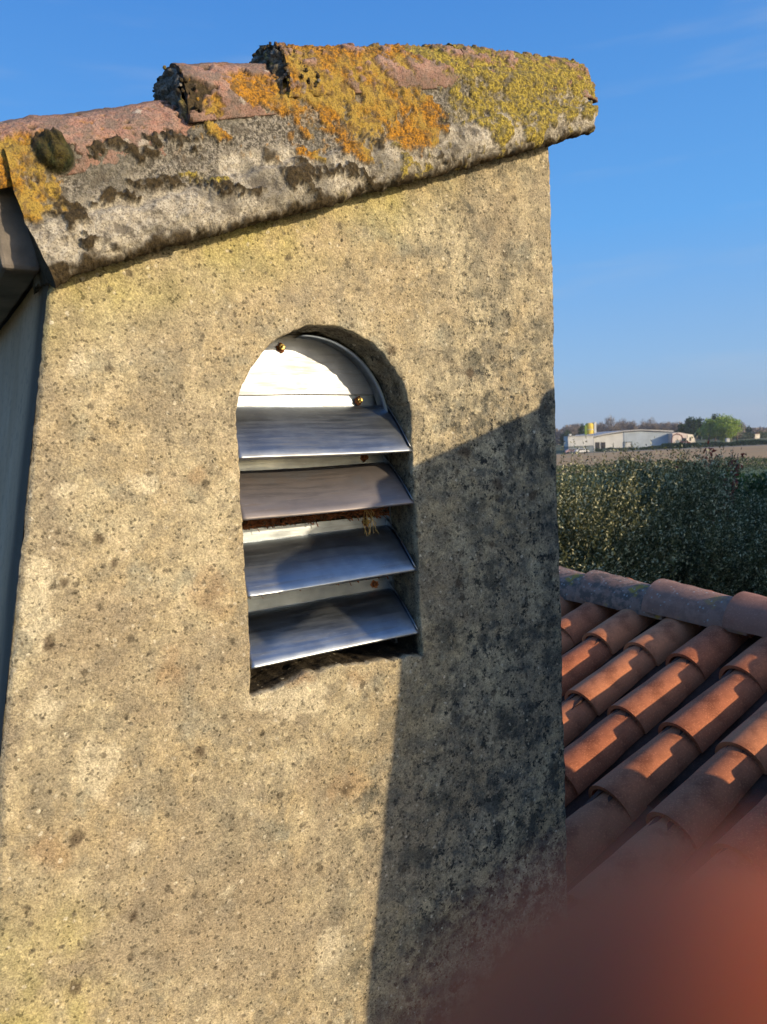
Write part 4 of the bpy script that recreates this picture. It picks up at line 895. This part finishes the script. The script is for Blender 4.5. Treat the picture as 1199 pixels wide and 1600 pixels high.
# cars in front of the shed
def car(px, Y, mat, label, rz=0):
    t = empty('parked_car', (X_(px, Y), Y, 0), rz); tag(t, label, 'car', 'cars parked by the warehouse')
    MB().prism([(-2.1, .35), (2.1, .35), (2.15, .8), (1.3, .95), (.8, 1.4), (-1.1, 1.45), (-1.9, 1.0), (-2.15, .9)], -.85, .85).build('body', mat, t, bevel=.08)
    MB().prism([(-1.45, .98), (1.1, .98), (.72, 1.33), (-1.0, 1.37)], -.87, .87).build('window', M_glass, t)
    for x in (-1.35, 1.35):
        for s in (-.8, .8): MB().tube([(x, s - .11, .33), (x, s + .11, .33)], .33, 14).build('wheel', M_tire, t)
car(909, 244, simple('white_car_paint', (.7, .68, .64), .3, .05, 1), 'white car parked in front of the low grey shed')
car(893, 247, simple('pinkish_car_paint', (.45, .30, .28), .4, .1, 1), 'dull pinkish car parked left of the white car')
# utility pole
up_e = empty('utility_pole', (X_(1152, 300), 300, 0)); tag(up_e, 'dark wooden utility pole with a crossarm standing in the far meadow', 'utility pole')
hp = at(1152, 663, 300).z; MB().tube([(0, 0, 0), (0, 0, hp)], [.28, .2], 8).build('pole', M_bark, up_e, True); MB().box(-1.5, 1.5, -.12, .12, hp - .9, hp - .6).build('crossarm', M_bark, up_e)
for x in (-1.3, 0, 1.3): MB().tube([(x, 0, hp - .6), (x, 0, hp - .25)], .1, 6).build('insulator', M_frame, up_e)
sg = empty('white_cabin', (X_(1137, 262), 262, 0)); tag(sg, 'tiny white cabin at the right foot of the green tree', 'cabin'); MB().box(-.55, .55, -.6, .6, 1.2, 2.3).build('wall', M_white, sg); MB().box(-.5, .5, -.5, .5, 0, 1.19).build('base', M_frame, sg); MB().prism([(-.65, 2.31), (.65, 2.31), (0, 2.6)], -.7, .7).build('roof', M_roofw, sg)
fh = empty('far_house', (X_(1181, 420), 420, 0)); tag(fh, 'small pinkish house among the far trees at the right horizon', 'house'); MB().box(-1.3, 1.3, -2, 2, 0, 2.6).build('wall', M_cream, fh); MB().prism([(-1.6, 2.61), (1.6, 2.61), (0, 3.4)], -2.4, 2.4).build('roof', M_channel, fh)

# ================================================================ ADDED UNSEEN HOUSE, put there to shade the lower olives
nb_ = empty('shading_house', (14.0, 3.8, 0), R(-123.9)); tag(nb_, 'two storey house outside the view to the right, added to shade the olives', 'house')
MB().prism([(-5, 0), (5, 0), (5, 5.15), (0, 7.15), (-5, 5.15)], -4, 4).build('wall', M_wallh, nb_)
MB().prism([(-5.5, 5.1), (0, 7.3), (5.5, 5.1), (5.5, 5.3), (0, 7.5), (-5.5, 5.3)], -4.4, 4.4).build('roof', M_channel, nb_)
for x in (-3, 0, 3):
    for z in (1, 3.8): fr = MB().box(x - .5, x + .5, -4.03, -3.99, z, z + 1.4).build('window', M_glass, nb_)

# ================================================================ FINGER over the lens corner
def finger():
    K = .0160                                   # distance of the fingertip in front of the lens
    def cp(px, py, d): return Vector((0, 0, H)) + f * d + rt * ((px - 599.5) / 1200 * d) - up * ((py - 800) / 1200 * d)
    tip = cp(1270, 2165, K); dirn = (rt * .62 - up * .72 + f * .05).normalized()
    ax = dirn; a1 = ax.orthogonal().normalized(); b1 = ax.cross(a1); V = []; F = []; NS = 40; prof = []
    R0 = .0105
    for q in range(12): a = q / 12 * math.pi / 2; prof.append((tip - dirn * R0 * math.cos(a), R0 * math.sin(a)))
    L_ = [(0, 1.0), (.006, 1.03), (.014, 1.0), (.020, 1.0), (.027, 1.08), (.033, 1.04), (.044, 1.02), (.054, 1.12), (.062, 1.15), (.078, 1.1), (.088, .7), (.090, .01)]
    for d_, r_ in L_: prof.append((tip + dirn * d_ - f * (max(0, d_ - .03) * .25), r_ * R0))
    for c_, r_ in prof:
        for q in range(NS):
            a = 2 * math.pi * q / NS; V.append(tuple(c_ + (a1 * math.cos(a) + b1 * math.sin(a)) * r_ * (1 + .02 * math.sin(3 * a))))
    me = np_mesh('finger', np.array(V), gridF(len(prof), NS, 0, True))
    t = NT('skin', .7, spec=.15); n = t.noise(120, 4); t.color(t.mix(n, (.46, .095, .028), (.56, .165, .075)))
    t.b.inputs['Subsurface Weight'].default_value = .9; t.b.inputs['Subsurface Radius'].default_value = (1.0, .18, .08); t.b.inputs['Subsurface Scale'].default_value = .009
    o = link('finger', me, t.m)
    tag(o, 'blurred reddish fingertip covering the lower right corner, held close to the lens', 'finger')
    # nail on the side turned away from the lens
    m = MB(); nn = 7; side_ = dirn.cross(f).normalized(); V = []; F = []
    for a in range(nn):
        for b in range(nn):
            u = (a / (nn - 1) - .5) * 1.5; v = b / (nn - 1); c = tip + dirn * (.001 + .010 * v)
            V.append(c + (f * math.cos(u) + side_ * math.sin(u)) * (.0107 + .0003 * v))
    for a in range(nn - 1):
        for b in range(nn - 1): F.append((a * nn + b, a * nn + b + 1, (a + 1) * nn + b + 1, (a + 1) * nn + b))
    m.add(V, F); q = m.build('fingernail', simple('nail', (.60, .38, .32), .3, .05, 50), None, True); q.parent = o
    md = q.modifiers.new('t', 'SOLIDIFY'); md.thickness = .0005
finger()
def shading_phone():  # unseen; its right edge is placed to shade the fingertip
    m = MB(); a0, a1, b0, b1 = -.060, .0252, -.140, .014; vs = []
    for d in (-.0012, -.0092):
        for (a, b) in ((a0, b0), (a1, b0), (a1, b1), (a0, b1)): vs.append(Vector((0, 0, H)) + rt * a + up * b + f * d)
    m.add(vs, [(0, 1, 2, 3), (7, 6, 5, 4), (0, 4, 5, 1), (1, 5, 6, 2), (2, 6, 7, 3), (3, 7, 4, 0)])
    t = empty('shading_phone', (0, 0, H)); tag(t, 'dark smartphone behind the lens, out of view, added to shade the finger', 'shading_phone'); b = m.build('body', simple('shading_phone_back', (.03, .03, .035), .3, .1, 5), None, bevel=.002); b.parent = t; b.matrix_parent_inverse = Matrix.Translation((0, 0, -H))
shading_phone()

# ================================================================ HAZE
hz = MB().box(-700, 700, -700, 700, -1.0, 24.0).build('haze', None); hz['kind'] = 'stuff'; hz['label'] = 'thin evening haze over the fields'
hm = bpy.data.materials.new('haze'); hm.use_nodes = True; hn = hm.node_tree; hn.nodes.clear(); pv = hn.nodes.new('ShaderNodeVolumePrincipled'); oo = hn.nodes.new('ShaderNodeOutputMaterial')
pv.inputs['Density'].default_value = .0002; pv.inputs['Color'].default_value = (.80, .86, 1.0, 1); hn.links.new(pv.outputs[0], oo.inputs['Volume']); hz.data.materials.append(hm)
